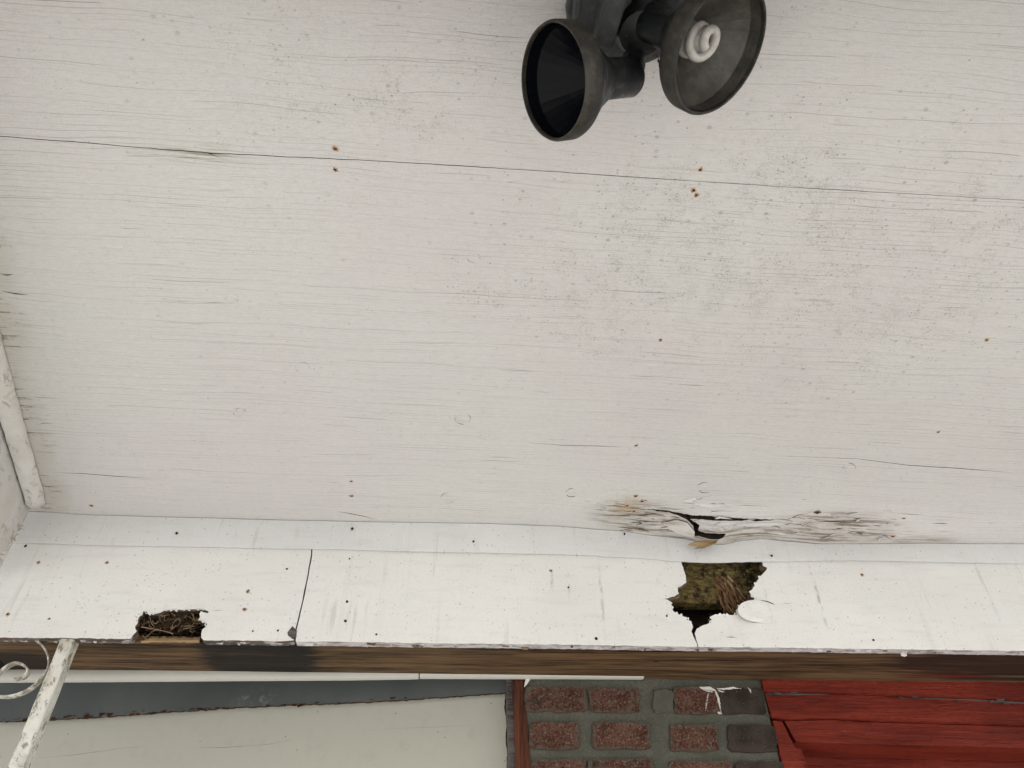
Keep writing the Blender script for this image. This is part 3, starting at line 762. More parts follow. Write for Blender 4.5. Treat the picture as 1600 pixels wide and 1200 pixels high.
gapR = H([(478, 1078), (455, 990), (440, 930), (460, 880), (500, 855), (560, 838), (608, 815), (625, 740), (700, 730), (800, 738), (872, 738), (868, 690), (905, 650), (980, 615), (1085, 595), (1055, 560), (1018, 520), (1040, 470), (1090, 380), (1130, 330), (1180, 275), (1190, 245), (1150, 230), (1140, 185)])
rgt = rough(gapR, 3.5, .45, False, 11)[:] + [(1195, top_at(1195) - 6), (1330, top_at(1330) - 6), (1600, top_at(1600) - 6), (1750, top_at(1750) - 6)] + rough([(1750, bot_at(1750))] + [(x, bot_at(x)) for x in range(1740, 1090, -30)] + [(1092, bot_at(1092))], 7, .45, False, 12)
rh = [f2(lens(H(p), wd)) for p, wd in (([(1078, 594), (1130, 588), (1190, 598), (1240, 620), (1275, 632)], 1.1), ([(1270, 627), (1340, 622), (1400, 620), (1470, 618)], .4),
      ([(750, 968), (820, 968), (860, 972), (890, 992)], .6), ([(880, 738), (960, 790), (1050, 818), (1150, 830), (1250, 826), (1300, 815)], .3))]
tag(sheet('fascia_board', f2(rgt), rh, place_f(.002), TH, bmats, bm_, grid=.03, smooth=True, side=bside), 'fascia board right of the large rotten opening')
def plies(line, sgn, seed, amp=4.5):
    rr = random.Random(seed); d = rough(line, 2.2, .35, False, seed); V, Fc = [], []; m_ = len(d)
    inner, outer = [], []
    for i, p in enumerate(d):
        q = Vector(d[min(i + 2, m_ - 1)]) - Vector(d[max(i - 2, 0)])
        nn = Vector((-q.y, q.x)).normalized() * sgn
        k = amp * max(0, .35 + .9 * mnoise.noise(Vector((i * .23, seed, 0))) + rr.uniform(-.15, .25))
        outer.append(Vector(p) + nn * k); inner.append(Vector(p) - nn * 5)
    for lay in (.0055 + .004 * rr.random(), .0165):
        for a_, b_ in zip(inner, outer):
            V += [ony(a_.x, a_.y, F) + Vector((0, lay, 0)), ony(b_.x, b_.y, F) + Vector((0, lay + .002, 0))]
    for i in range(m_ - 1):
        j, k = 2 * i, 2 * i + 2 * m_
        Fc += [(j, j + 1, j + 3, j + 2), (k, k + 2, k + 3, k + 1), (j + 1, k + 1, k + 3, j + 3)]
    mesh('torn_ply', V, Fc, M['void'] if seed == 63 else M['rawedge'], bm_)
    SVX = []; SFX = []
    for i in range(0, m_, 2):                       # loose fibres pulled out of the torn edge
        q = outer[i] - inner[i]
        if rr.random() < .45: continue
        p = ony(d[i][0], d[i][1], F) + Vector((0, rr.uniform(.004, .017), 0))
        e = ony(d[i][0] + q.x * rr.uniform(.4, 1.1) + rr.uniform(-5, 5), d[i][1] + q.y * rr.uniform(.2, .7), F + rr.uniform(.002, .02))
        sd_ = Vector((rr.uniform(.0004, .0011), 0, rr.uniform(.0003, .0009))); b0 = len(SVX)
        SVX.extend([p - sd_, p + sd_, p + Vector((0, .0012, 0)), e])
        SFX.extend([(b0, b0 + 1, b0 + 3), (b0 + 1, b0 + 2, b0 + 3), (b0 + 2, b0, b0 + 3), (b0, b0 + 2, b0 + 1)])
    tag(mesh('torn_fibres', SVX, SFX, M['palewood'] if seed % 2 else M['fibre'], bm_), kind='stuff')
plies(gapL[:-4], -1, 61); plies(gapR[4:], -1, 62); plies(nesthole[3:-2], 1, 63, 3.5)
rg = random.Random(52)
for ln_, sg in ((gapL[3:-3], -1), (gapR[4:-2], -1), (nesthole[4:-3], 1)):
    dd = rough(ln_, 3, .2, False, 1)
    for i in range(3, len(dd) - 3, 2):
        if rg.random() < .45: continue
        q = Vector(dd[i + 2]) - Vector(dd[i - 2]); nn = Vector((-q.y, q.x)).normalized() * sg
        a_, b_ = Vector(dd[i - 1]) - nn * .5, Vector(dd[i + 1]) - nn * .5
        k = rg.uniform(1, 4.2); m_ = (a_ + b_) / 2 + nn * k + Vector((rg.uniform(-2, 2), rg.uniform(-1, 1)))
        out_ = rg.uniform(.0005, .006)
        P = [ony(a_.x, a_.y, F - .0006), ony(b_.x, b_.y, F - .0006), ony(m_.x, m_.y, F - out_)]
        V = P + [p + Vector((0, .0011, 0)) for p in P]
        mesh('paint_shard', V, [(0, 1, 2), (5, 4, 3), (0, 1, 4, 3), (1, 2, 5, 4), (2, 0, 3, 5)], M['fascia'], bm_)
# oval flap of paint and veneer standing off beside the opening
fl = [H([(1070 + 205 * math.cos(t), 708 + 112 * math.sin(t) - 12 * math.cos(t))])[0] for t in [2 * math.pi * i / 28 for i in range(28)]]
V = []
for lay in (0, .0022):
    for i, (x, y) in enumerate(fl):
        p = ony(x, y, F); lift = .003 + .013 * max(0, -math.cos(2 * math.pi * i / 28) * .8 + .2)
        V.append(p + Vector((0, -lift + lay, 0)))
mesh('paint_flap', V, [list(range(28)), list(range(55, 27, -1))] + [(i, (i + 1) % 28, (i + 1) % 28 + 28, i + 28) for i in range(28)], M['fascia'], bm_)
# splintered stump of a lookout inside the opening
rg = random.Random(21)
for k in range(95):
    ax, ay = rg.uniform(650, 850), rg.uniform(320, 520); ay += max(0, (ax - 760)) * .8
    a = ony(*H([(ax, ay)])[0], F + .046 + rg.uniform(-.008, .008))
    L = rg.uniform(.35, 1.0)
    b = ony(*H([(min(1060, ax + L * rg.uniform(20, 230)), min(722, ay + L * rg.uniform(180, 330)))])[0], F + .022 + .018 * rg.random())
    mid_ = a.lerp(b, .5) + Vector((rg.uniform(-.004, .004), rg.uniform(-.009, -.001), rg.uniform(-.002, .002)))
    tube('splinter', [a, mid_, b], lambda t, q=rg.uniform(.0010, .0036): q * (1 - .8 * t) + .0003, M['fibre'] if k % 7 else M['palewood'], bm_, 5)
core = [ony(*H([q])[0], F + .055) for q in ((640, 330), (760, 310), (860, 480), (1000, 540), (1080, 600), (900, 720), (760, 720), (740, 520), (650, 430))]
V = core + [p + Vector((0, .02, .004)) for p in core]
mesh('lookout_stump', V, [list(range(9)), list(range(17, 8, -1))] + [(i, (i + 1) % 9, (i + 1) % 9 + 9, i + 9) for i in range(9)], M['fibre'], bm_)
# torn lip of pale wood under the nest hole
V = []
lipn = 40
for j, yo in enumerate((0, 1, 2)):
    for i in range(lipn):
        x = 222 + (312 - 222) * i / (lipn - 1)
        p = ony(x, 1002.5, F + TH + .001)
        hgt = (.010 + .005 * mnoise.noise(Vector((i * .37, 3, 1))) - .010 * max(0, (238 - x) / 16)) * (1, 1, .2)[j]
        V.append(Vector((p.x, F + .012 + .010 * (0, .25, 1)[j], zb(p.x) + (0 if j == 0 else hgt))))
mesh('torn_lip', V, [(j * lipn + i, j * lipn + i + 1, (j + 1) * lipn + i + 1, (j + 1) * lipn + i) for j in range(2) for i in range(lipn - 1)], M['palewood'], bm_, True)
# crown strip: leans out to the soffit
bot_o = [(x, y + 1.5) for x, y in topl]
V, Fc = [], []
xs = list(range(-140, 1751, 10))
for x in xs:
    rag = (.9 * mnoise.noise(Vector((x * .09, 0, 0))) + (1.2 * mnoise.noise(Vector((x * .25, 3, 0))) if 880 < x < 1080 else 0))
    ty = lerp_at(top_o, x) + .3 * mnoise.noise(Vector((x * .1, 7, 0)))
    a = ony(x, ty, min(max(onz(x, ty, ZS).y, F - .026), F - .001) - .002)
    b = ony(x, lerp_at(bot_o, x) + rag, F - .009)
    V += [a + Vector((0, .010, .004)), a, a.lerp(b, .5) + Vector((0, -.002, 0)), b, b + Vector((0, .0075, .003)), a + Vector((0, .026, -.002))]
for i in range(len(xs) - 1):
    for k in range(6):
        Fc.append((i * 6 + k, i * 6 + (k + 1) % 6, (i + 1) * 6 + (k + 1) % 6, (i + 1) * 6 + k))
Fc += [list(range(6)), list(range((len(xs) - 1) * 6, len(xs) * 6))]
tag(mesh('crown_strip', V, Fc, M['crown'], bm_, True, None, 40), 'narrow white moulding bulging above the opening')
for (x, y) in ((976, 834), (740, 846), (40, 853), (276, 833), (1206, 868), (550, 826)):
    disc('nail_head', ony(x, y, F - .0105), -NY, .0026, .003, .0012, M['nailblack'], bm_, 9, jit=.3)
for (x, y, k) in FNAIL:
    disc('nail_head', ony(x, y, F), -NY, (.0022, .0022, .0034)[k], (.0022, .0022, .0034)[k], .0005, M['nail'] if k == 1 else M['nailblack'], bm_, 9, jit=.3, halo=M['ruststain'] if k == 1 else None)
wk = [(457, 978), (464, 986), (463, 996), (458, 999), (450, 993), (449, 988)]
V = [ony(x, y, F - .0008) for x, y in wk] + [ony(x, y, F + .001) for x, y in wk]
mesh('wood_scar', V, [list(range(6)), list(range(11, 5, -1))] + [(i, (i + 1) % 6, (i + 1) % 6 + 6, i + 6) for i in range(6)], M['greypeel'], bm_)
# curls of lifted paint along the lower edges
rg = random.Random(4)
for k in range(70):
    x = rg.uniform(0, 1600)
    if 205 < x < 320: continue
    y = bot_at(x) + rg.uniform(0, 2)
    c = ony(x, y, F + rg.uniform(.001, .012)); L = rg.uniform(.002, .010)
    c.z = zb(c.x) - .003 + rg.uniform(-.001, .002)
    a = Vector((L, 0, SL * L)); d_ = Vector((0, rg.uniform(.002, .006), rg.uniform(-.004, -.001)))
    mesh('paint_curl', [c - a, c + a, c + a * .7 + d_, c - a * .8 + d_ * .7, c - a + Vector((0, .001, .001)), c + a + Vector((0, .001, .001)), c + a * .7 + d_ + Vector((0, .001, .0008)), c - a * .8 + d_ * .7 + Vector((0, .001, .0008))],
         [(0, 1, 2, 3), (4, 5, 6, 7), (0, 1, 5, 4), (1, 2, 6, 5), (2, 3, 7, 6), (3, 0, 4, 7)], M['edge_grey'] if k % 3 else M['rawedge'], bm_)

# ------------------------------------------------------------------ bird nest in the left opening
nest = empty('bird_nest', ony(265, 985, F + .045), 'dry straw bird nest stuffed inside the hole in the fascia', 'nest')
nc = ony(266, 980, F + .072)
V, Fc = [], []
for j in range(9):
    for i in range(18):
        t, f_ = 2 * math.pi * i / 18, math.pi * (j + .5) / 9
        d_ = Vector((math.sin(f_) * math.cos(t) * .085, math.sin(f_) * math.sin(t) * .028, math.cos(f_) * .030))
        V.append(nc + d_ * (1 + .25 * mnoise.noise(d_ * 60)))
for j in range(8):
    for i in range(18): Fc.append((j * 18 + i, j * 18 + (i + 1) % 18, (j + 1) * 18 + (i + 1) % 18, (j + 1) * 18 + i))
Fc += [list(range(18)), list(range(8 * 18, 9 * 18))]
mesh('nest_cup', V, Fc, M['litter'], nest, True)
rg = random.Random(9); SV, SF = [], []
def straw(pts, rad):
    b0 = len(SV)
    for i, p in enumerate(pts):
        d_ = (pts[min(i + 1, len(pts) - 1)] - pts[max(i - 1, 0)]).normalized(); x, y, _ = frame_of(d_)
        for k in range(4): SV.append(p + x * (rad * math.cos(k * 1.57)) + y * (rad * math.sin(k * 1.57)))
    for i in range(len(pts) - 1):
        for k in range(4): SF.append((b0 + i * 4 + k, b0 + i * 4 + (k + 1) % 4, b0 + (i + 1) * 4 + (k + 1) % 4, b0 + (i + 1) * 4 + k))
for k in range(330):
    u, v = rg.uniform(-.068, .068), rg.gauss(0, .012)
    p = nc + Vector((u, -.036 + rg.uniform(-.010, .008), v - .004))
    ang = rg.uniform(0, 6.28); L = rg.uniform(.010, .034)
    d_ = Vector((math.cos(ang), rg.uniform(-.3, .2), math.sin(ang) * .7)) * L
    bend = Vector((rg.uniform(-1, 1), rg.uniform(-.8, .1), rg.uniform(-1, 1))) * L * .35
    straw([p - d_, p - d_ * .4 + bend * .7, p + d_ * .4 + bend, p + d_], rg.choice((.0003, .0004, .0005, .0008)))
st = mesh('straw', SV, SF, M['straw'], nest, True); tag(st, kind='stuff')
SV, SF = [], []
def sp(pts, r0): straw([ony(*zz((180, 930), 8.89, [q])[0], F + .010 + .004 * math.sin(i)) for i, q in enumerate(pts)], r0)
sp([(995, 165), (1040, 220), (1080, 280), (1102, 350), (1090, 400), (1040, 450), (940, 470)], .0005)
sp([(360, 440), (480, 460), (600, 480), (720, 510), (800, 535)], .0008)
sp([(380, 560), (420, 600), (470, 640)], .0004); sp([(480, 300), (500, 380), (540, 440), (540, 500)], .0006); sp([(800, 470), (800, 400), (850, 340), (890, 320), (905, 380), (850, 440)], .0005)
sp([(430, 580), (520, 500), (610, 480)], .0005); sp([(690, 260), (680, 350), (665, 400), (630, 360), (605, 280)], .0004)
rg = random.Random(14)
for k in range(26):
    x, y = rg.uniform(300, 1150), rg.uniform(250, 500); a_ = rg.uniform(0, 6.28); L = rg.uniform(50, 170); c_ = rg.uniform(-60, 60)
    sp([(x + L * t * math.cos(a_) - c_ * t * (1 - t) * math.sin(a_) * 4, min(560, max(240, y + L * t * math.sin(a_) * .7 + c_ * t * (1 - t) * 3))) for t in (0, .25, .5, .75, 1)], rg.uniform(.0003, .0006))
st = mesh('loose_straw', SV, SF, M['palestraw'], nest, True); tag(st, kind='stuff')

# ------------------------------------------------------------------ white strip under the back of the beam
YS = Y2 - .014
ts = empty('vinyl_strip', (0, YS, zb(-.2)), 'thin cream quarter-round strip under the back edge of the beam', 'trim strip')
def strip(px, name, end_round):
    V, Fc = [], []; k = 7
    for (x, yt, yb) in px:
        a, b = ony(x, yt, YS), ony(x, yb, YS); hh = (a.z - b.z)
        prof = [(0.012, hh), (0, hh), (-.003, hh * .78), (-.0035, hh * .45), (-.002, hh * .12), (.001, 0), (.012, 0)]
        V += [Vector((a.x, YS + q[0], b.z + q[1])) for q in prof]
    for i in range(len(px) - 1):
        for j in range(k): Fc.append((i * k + j, i * k + (j + 1) % k, (i + 1) * k + (j + 1) % k, (i + 1) * k + j))
    Fc += [list(range(k)), list(range((len(px) - 1) * k, len(px) * k))]
    return mesh(name, V, Fc, M['strip'], ts, True, None, 50)
strip([(-140, 1046, 1064), (0, 1046.5, 1063.5), (120, 1045, 1063), (260, 1044, 1062), (380, 1045.5, 1061), (460, 1048.5, 1060.5), (540, 1045, 1060), (640, 1043.5, 1058.5), (655, 1043.2, 1058)], 'strip_length', 0)
strip([(657, 1042.6, 1057.6), (780, 1043.4, 1058), (900, 1045, 1058.2), (1001, 1046.8, 1058.8), (1005, 1047.2, 1058.4)], 'strip_length', 1)

# ------------------------------------------------------------------ steel lintel and cream panel in the opening at the left
hB = ony(790, 1083, Y2 + .06).z - SL * ony(790, 1083, Y2 + .06).x
A = onl(790, 1083, hB); B = onl(0, 1127, hB)
LD = (B - A).normalized(); LN = LD.cross(NZ).normalized()
if LN.y < 0: LN = -LN
def LB(x, y): return on(x, y, A, LN)
M['steel'], M['rust'] = steel(), rusty()
ln = empty('steel_lintel', LB(400, 1105), 'dark grey steel lintel with a rusty flaking lower edge, beside the porch post', 'lintel')
edge = rough([(x, 1083 + (1127 - 1083) * (790 - x) / 790 + (1.5 * math.sin(x * .013))) for x in range(798, -261, -40)], 5, .9, False, 14)
out = [LB(x, y) for x, y in edge]
def lp(p): return ((p - A).dot(LD), p.z)
poly = [lp(p) for p in out]
poly += [(poly[-1][0], ZB0 + .10), (poly[0][0], ZB0 + .10)]
def place_l(a, b, t): return Vector((A.x + LD.x * a, A.y + LD.y * a, b)) + LN * t
sheet('lintel_plate', poly, [], place_l, .008, [M['steel'], M['rust']], ln, grid=.03, smooth=True)
rg = random.Random(12)
for k in range(60):
    x = abs(rg.gauss(160, 230)); y = 1083 + 44 * (790 - x) / 790 + rg.uniform(-4, .5)
    p = LB(x, y) - LN * .0015; s_ = rg.uniform(.0025, .008); q = LD * s_
    V = [p - q, p + q, p + q * .8 - NZ * s_ * rg.uniform(.3, 1.0), p - q * .7 - NZ * s_ * rg.uniform(.3, .9)]
    V += [v + LN * .0025 for v in V]
    mesh('rust_flake', V, [(0, 1, 2, 3), (7, 6, 5, 4), (0, 1, 5, 4), (1, 2, 6, 5), (2, 3, 7, 6), (3, 0, 4, 7)], M['rust'] if rg.random() < .7 else M['steel'], ln)
pw = empty('cream_panel', LB(300, 1170) + LN * .03, 'cream painted panel with hairline cracks below the steel lintel', 'panel')
C0 = A + LN * .03
def CP(x, y): return on(x, y, C0, LN)
re_ = rough([(786, 1070), (789, 1090), (788, 1110), (792, 1130), (790, 1150), (793, 1175), (792, 1200), (795, 1230)], 5, .8, False, 15)
pp = [((CP(x, y) - C0).dot(LD), CP(x, y).z) for x, y in re_]
pp += [(pp[-1][0] - .05, 0.0), (2.2, 0.0), (2.2, pp[0][1])]
ck = [[(50, 1186), (120, 1179), (200, 1168), (250, 1166)], [(250, 1166), (310, 1168), (350, 1168), (420, 1163), (500, 1146)], [(500, 1146), (580, 1140), (680, 1136), (760, 1131)]]
def cph(pts, wd): return [((CP(x, y) - C0).dot(LD), CP(x, y).z) for x, y in lens(pts, wd)]
def place_c(a, b, t): return Vector((C0.x + LD.x * a, C0.y + LD.y * a, b)) + LN * t
sheet('panel_face', pp, [cph(c, .28) for c in ck], place_c, .015, [M['stucco'], M['rawedge']], pw, grid=.08)
sheet('panel_backing', [(-.25, 0), (2.2, 0), (2.2, ZS), (-.25, ZS)], [], lambda a, b, t: place_c(a, b, t + .0165), .02, [M['void']], pw)

# ------------------------------------------------------------------ brown jamb post between panel and brick
jb = empty('wooden_jamb', (ony(812, 1130, Y2).x, Y2, 0), 'splintered red-brown timber jamb between cream panel and brick', 'jamb')
def jamb(xa, xb, xc, xd, y0, dy, name, mat, z1):
    a, b = ony(xa, 1060, y0), ony(xb, 1060, y0); V = []
    c, d_ = ony(xc, 1200, y0), ony(xd, 1200, y0)
    rows = []
    for i in range(15):
        t = i / 14 * 1.25 - .02; rr = random.Random(i + int(xa))
        p, q = a.lerp(c, t), b.lerp(d_, t); j1, j2 = rr.uniform(-.0012, .0012), rr.uniform(-.0012, .0012)
        rows.append((p + Vector((j1, 0, 0)), q + Vector((j2, 0, 0))))
    rows.append((Vector((rows[-1][0].x, y0, 0)), Vector((rows[-1][1].x, y0, 0))))
    for p, q in rows: V += [p, q, q + Vector((0, dy, 0)), p + Vector((0, dy, 0))]
    n_ = len(rows); Fc = [(i * 4 + k, i * 4 + (k + 1) % 4, (i + 1) * 4 + (k + 1) % 4, (i + 1) * 4 + k) for i in range(n_ - 1) for k in range(4)]
    Fc += [(0, 1, 2, 3), tuple(range((n_ - 1) * 4, n_ * 4))]
    return mesh(name, V, Fc, mat, jb)
jamb(801, 819, 806, 829, Y2 + .012, .10, 'jamb_timber', M['jamb'], 0)
jamb(813, 819, 822, 829, Y2 + .004, .007, 'jamb_edge', M['jamb'], 0)
jamb(791, 801, 795, 806, Y2 + .03, .06, 'caulk_bead', M['greypeel'], 0)
wc = [(819, 1074), (820, 1066), (823, 1058), (830, 1058), (827, 1064), (823, 1070)]
V = [ony(x, y, Y2 - .004) for x, y in wc] + [ony(x, y, Y2 + .004) for x, y in wc]
mesh('paint_dab', V, [list(range(6)), list(range(11, 5, -1))] + [(i, (i + 1) % 6, (i + 1) % 6 + 6, i + 6) for i in range(6)], M['end'], jb)

# ------------------------------------------------------------------ brick pier
bk = empty('brick_pier', (ony(1000, 1200, Y2).x, Y2, 0), 'red and sooty brick pier with wide grey mortar joints', 'brick pier')
xl, xr = ony(820, 1062, Y2).x + .002, ony(1191, 1062, Y2).x
xm = ony(1222, 1200, Y2).x
mo = [(xl, zb(xl) + .03), (xr, zb(xr) + .03), (xm, ony(1222, 1200, Y2).z), (xm, 0), (xl, 0)]
sheet('mortar', mo, [], lambda a, b, t: Vector((a, Y2 + .0065 + t + .0016 * mnoise.noise(Vector((a * 30, b * 30, 0))), b)), .2, [M['mortar']], bk, grid=.012, smooth=True)
Q = lambda pts: zz((740, 1000), 3.2, pts)
rows = [[(258, 262, 555, 570, 240, 352, 0), (575, 580, 828, 830, 245, 355, 0), (900, 905, 995, 1000, 255, 358, 2), (1002, 1010, 1222, 1232, 240, 362, 0), (1232, 1240, 1448, 1462, 245, 365, 1)],
        [(280, 285, 522, 527, 415, 540, 0), (592, 600, 876, 886, 418, 540, 0), (985, 990, 1212, 1228, 430, 550, 0), (1268, 1280, 1505, 1520, 428, 555, 1)],
        [(290, 293, 560, 565, 600, 735, 0), (570, 575, 900, 905, 600, 735, 0), (975, 985, 1290, 1300, 608, 740, 0), (1312, 1320, 1550, 1565, 612, 742, 1)],
        [(300, 300, 520, 525, 790, 930, 0), (590, 595, 880, 890, 790, 930, 0), (985, 990, 1230, 1240, 795, 935, 0), (1290, 1300, 1590, 1600, 800, 938, 1)],
        [(305, 305, 640, 645, 990, 1135, 0), (700, 705, 1000, 1005, 990, 1135, 0), (1070, 1075, 1340, 1350, 995, 1140, 0), (1400, 1405, 1640, 1650, 998, 1143, 1)]]
rg = random.Random(31)
for row in rows:
    for (x0, x0b, x1, x1b, y0, y1, k) in row:
        pts = []
        crn = Q([(x0 - 5, y0 - 7), (x1 + 5, y0 - 7), (x1b + 5, y1 + 7), (x0b - 5, y1 + 7)])
        W = [ony(x, y, Y2) for x, y in crn]
        c = (W[0] + W[1] + W[2] + W[3]) / 4
        poly = []
        for i in range(4):                              # worn corners, uneven arrises
            a, b = W[i], W[(i + 1) % 4]; L = (b - a).length
            for t in (.06, .2, .35, .5, .65, .8, .94):
                p = a.lerp(b, t); inn = (c - p).normalized()
                p = p + inn * (rg.uniform(-.0018, .0034) + (.0015 if t in (.06, .94) else 0))
                poly.append(p)
        m_ = len(poly); V = []
        for s_, yo in ((1.0, .011), (1.0, .0012), (.982, -.0012)):
            V += [Vector((c.x + (p.x - c.x) * s_, Y2 + yo, c.z + (p.z - c.z) * s_)) for p in poly]
        Fc = [(j * m_ + i, j * m_ + (i + 1) % m_, (j + 1) * m_ + (i + 1) % m_, (j + 1) * m_ + i) for j in range(2) for i in range(m_)] + [list(range(2 * m_, 3 * m_)), list(range(m_))]
        mesh('brick', V, Fc, (M['brick'], M['brickdark'], M['mortar'])[k], bk, True, None, 40)
for (ln_, wd) in (([(1128, 236), (1150, 244), (1180, 243), (1207, 252), (1222, 290), (1232, 335), (1240, 372)], 3.0), ([(1215, 244), (1250, 246), (1300, 240), (1345, 246)], 1.5), ([(1155, 252), (1172, 256), (1196, 262)], 2.0),
                  ([(1175, 262), (1166, 300), (1160, 356)], .8), ([(1158, 190), (1164, 215), (1160, 232)], .7), ([(1220, 250), (1236, 262), (1255, 262)], 1.6), ([(1370, 238), (1385, 250), (1388, 268)], 1.0), ([(1218, 360), (1230, 366), (1244, 370)], 1.3)):
    pq = rough(lens(Q(ln_), wd), 1.2, .55, True, 5)          # runs of old white paint
    sheet('paint_run', [(ony(x, y, Y2).x, ony(x, y, Y2).z) for x, y in pq], [], lambda a, b, t: Vector((a, Y2 - .0016 + t, b)), .0035, [M['end']], bk)

# ------------------------------------------------------------------ red door frame
df = empty('door_frame', (ony(1400, 1200, Y2).x, Y2, 0), 'red painted wooden door frame with cracked peeling head boards', 'door frame')
XE = 1800
def board(name, top, bot, Y, thick, mat, jit=.3, seed=0, tilt=0.0):
    t = rough(top, 14, jit, False, seed); b = rough(bot, 14, jit, False, seed + 50)
    pl_ = [(ony(x, y, Y).x, ony(x, y, Y).z) for x, y in t + b[::-1]]
    o = sheet(name, pl_, [], lambda a, c, s_: Vector((a, Y + s_ + .0012 * mnoise.noise(Vector((a * 9, c * 30, seed))), c)), thick, [mat, mat], df, grid=.012, smooth=True)
    return o
board('head_board', [(1190, 1050), (XE, 1056)], [(1194, 1080), (1280, 1081), (1400, 1086), (1500, 1089), (1600, 1094), (XE, 1100)], Y2 - .006, .03, M['red'], .5, 1)
board('bare_wood_strip', [(1192, 1070), (XE, 1085)], [(1196, 1086), (1300, 1087), (1400, 1091), (1600, 1101), (XE, 1106)], Y2 + .006, .02, M['greypeel'], .8, 2)
board('head_board', [(1196, 1086.5), (1260, 1086), (1330, 1085.5), (1420, 1091), (1500, 1094), (1600, 1100), (XE, 1107)], [(1206, 1121), (1235, 1123), (1290, 1121.5), (1400, 1127), (1600, 1132.5), (XE, 1138)], Y2 + .002, .03, M['red'], .5, 3)
board('head_board', [(1226, 1126.5), (1240, 1126.6), (1290, 1125), (1400, 1130.2), (1600, 1135.6), (XE, 1141)], [(1243, 1159), (1300, 1161), (1600, 1169), (XE, 1175)], Y2 + .010, .09, M['red'], .35, 4)
board('door_stop', [(1240, 1155), (XE, 1170)], [(1246, 1166), (1300, 1165.5), (1600, 1174), (XE, 1180)], Y2 + .048, .06, M['red'], .35, 5)
board('door_panel', [(1240, 1150), (XE, 1166)], [(1300, 1330), (XE, 1330)], Y2 + .110, .03, M['red'], .2, 6)
def jambr(name, pts, Y, th, seed):
    pl_ = [(ony(x, y, Y).x, ony(x, y, Y).z) for x, y in rough(pts, 10, .35, True, seed)]
    sheet(name, pl_, [], lambda a, c, s_: Vector((a, Y + s_, c)), th, [M['red'], M['red']], df)
jambr('side_jamb', [(1208, 1126), (1222, 1128), (1239, 1160), (1254, 1190), (1272, 1240), (1300, 1330), (1254, 1330), (1232, 1226), (1222, 1190)], Y2 + .0005, .10, 7)
jambr('side_stop', [(1236, 1156), (1250, 1163), (1262, 1200), (1276, 1240), (1306, 1330), (1290, 1330), (1262, 1240), (1248, 1190)], Y2 + .050, .06, 8)
zd = ony(1300, 1325, Y2).z
xa, xb2 = ony(1262, 1330, Y2).x, ony(XE, 1330, Y2).x
boxv(Vector(((xa + xb2) / 2, Y2 + .125, (zd + .01) / 2)), Vector(((xb2 - xa) / 2, 0, 0)), Vector((0, .02, 0)), Vector((0, 0, (zd - .01) / 2)), 'door_leaf', M['red'], df)
rg = random.Random(77)
for (x, y, s_) in ((1562, 1092, .014), (1572, 1098, .009), (1550, 1095, .008), (1215, 1082, .010), (1240, 1080, .012), (1410, 1090, .009), (1430, 1089, .008), (1200, 1117, .006), (1495, 1096, .006)):
    p = ony(x, y, Y2 - .004); k0 = 8; V = []
    rad = [s_ * rg.uniform(.5, 1) for _ in range(k0)]
    for yo in (0, .003):
        for i in range(k0):
            t = 6.283 * i / k0; V.append(p + Vector((rad[i] * math.cos(t), yo + .002 * math.sin(t), rad[i] * .5 * math.sin(t))))
    mesh('paint_flake', V, [list(range(k0)), list(range(2 * k0 - 1, k0 - 1, -1))] + [(i, (i + 1) % k0, (i + 1) % k0 + k0, i + k0) for i in range(k0)], M['greypeel'], df)
hw = ony(1412, 1023, F + .004)
wad = empty('spider_cocoon', hw, 'small white cocoon wad stuck under the fascia above the red door', 'cocoon')
rg = random.Random(3)
for k in range(4):
    c = hw + Vector((rg.uniform(-.004, .004), rg.uniform(-.002, .002), rg.uniform(-.002, .002)))
    lathe('web_lump', c, Vector((1, .3, rg.uniform(-.4, .4))), [(.0003, -.005), (.0025, -.003), (.003, 0), (.0022, .003), (.0003, .005)], M['end'], wad, 9, .1)

# ------------------------------------------------------------------ end board and moulding at the left
a0, b0 = onz(76, 792, ZS), onz(0, 512, ZS)
ED = (b0 - a0).normalized(); EN = Vector((-ED.y, ED.x, 0))
if EN.x > 0: EN = -EN                              # points left, into the end board
eb = empty('end_board', a0 + EN * .03, 'weathered white end board closing the soffit beside the porch post', 'board')
V, Fc = [], []
W_, k = .030, 8
n_ = 60; Ltot = 1.25
for i in range(n_ + 1):
    s_ = Ltot * i / n_ - .002; rr = mnoise.noise(Vector((s_ * 40, 0, 0))) * .0022 + mnoise.noise(Vector((s_ * 110, 4, 0))) * .0012
    endf = min(1, .25 + math.sqrt(max(0, i - .0) / 3.0)) if i < 4 else 1
    base = a0 + ED * s_
    prof = [(.001, -.0022), (.002, -.008), (.008, -.016), (.016, -.021), (.024, -.024), (.030, -.024), (.0285, -.012), (.0285, -.0022)]
    for (u, z_) in prof:
        uu = .016 + (u - .016) * endf
        V.append(base + EN * (uu - rr * (1 if u < .02 else .2)) + NZ * (z_ * endf + (rr if z_ < -.01 else 0)))
for i in range(n_):
    for j in range(k): Fc.append((i * k + j, i * k + (j + 1) % k, (i + 1) * k + (j + 1) % k, (i + 1) * k + j))
Fc += [list(range(k)), list(range(n_ * k, (n_ + 1) * k))]
mesh('quarter_round', V, Fc, M['end'], eb, True, None, 45)
E0 = a0 + EN * .0345
def place_e(a, b, t): return E0 + ED * a + NZ * b + EN * t + EN * (.0015 * mnoise.noise(Vector((a * 12, b * 12, 0))))
bl = [(-.004, -.004)] + [(1.25, -.004), (1.25, -.16), (-.004, -.16)]
sheet('board_face', rough(bl, .02, .0006, True, 3), [], place_e, .02, [M['end'], M['rawedge']], eb, grid=.02, smooth=True)
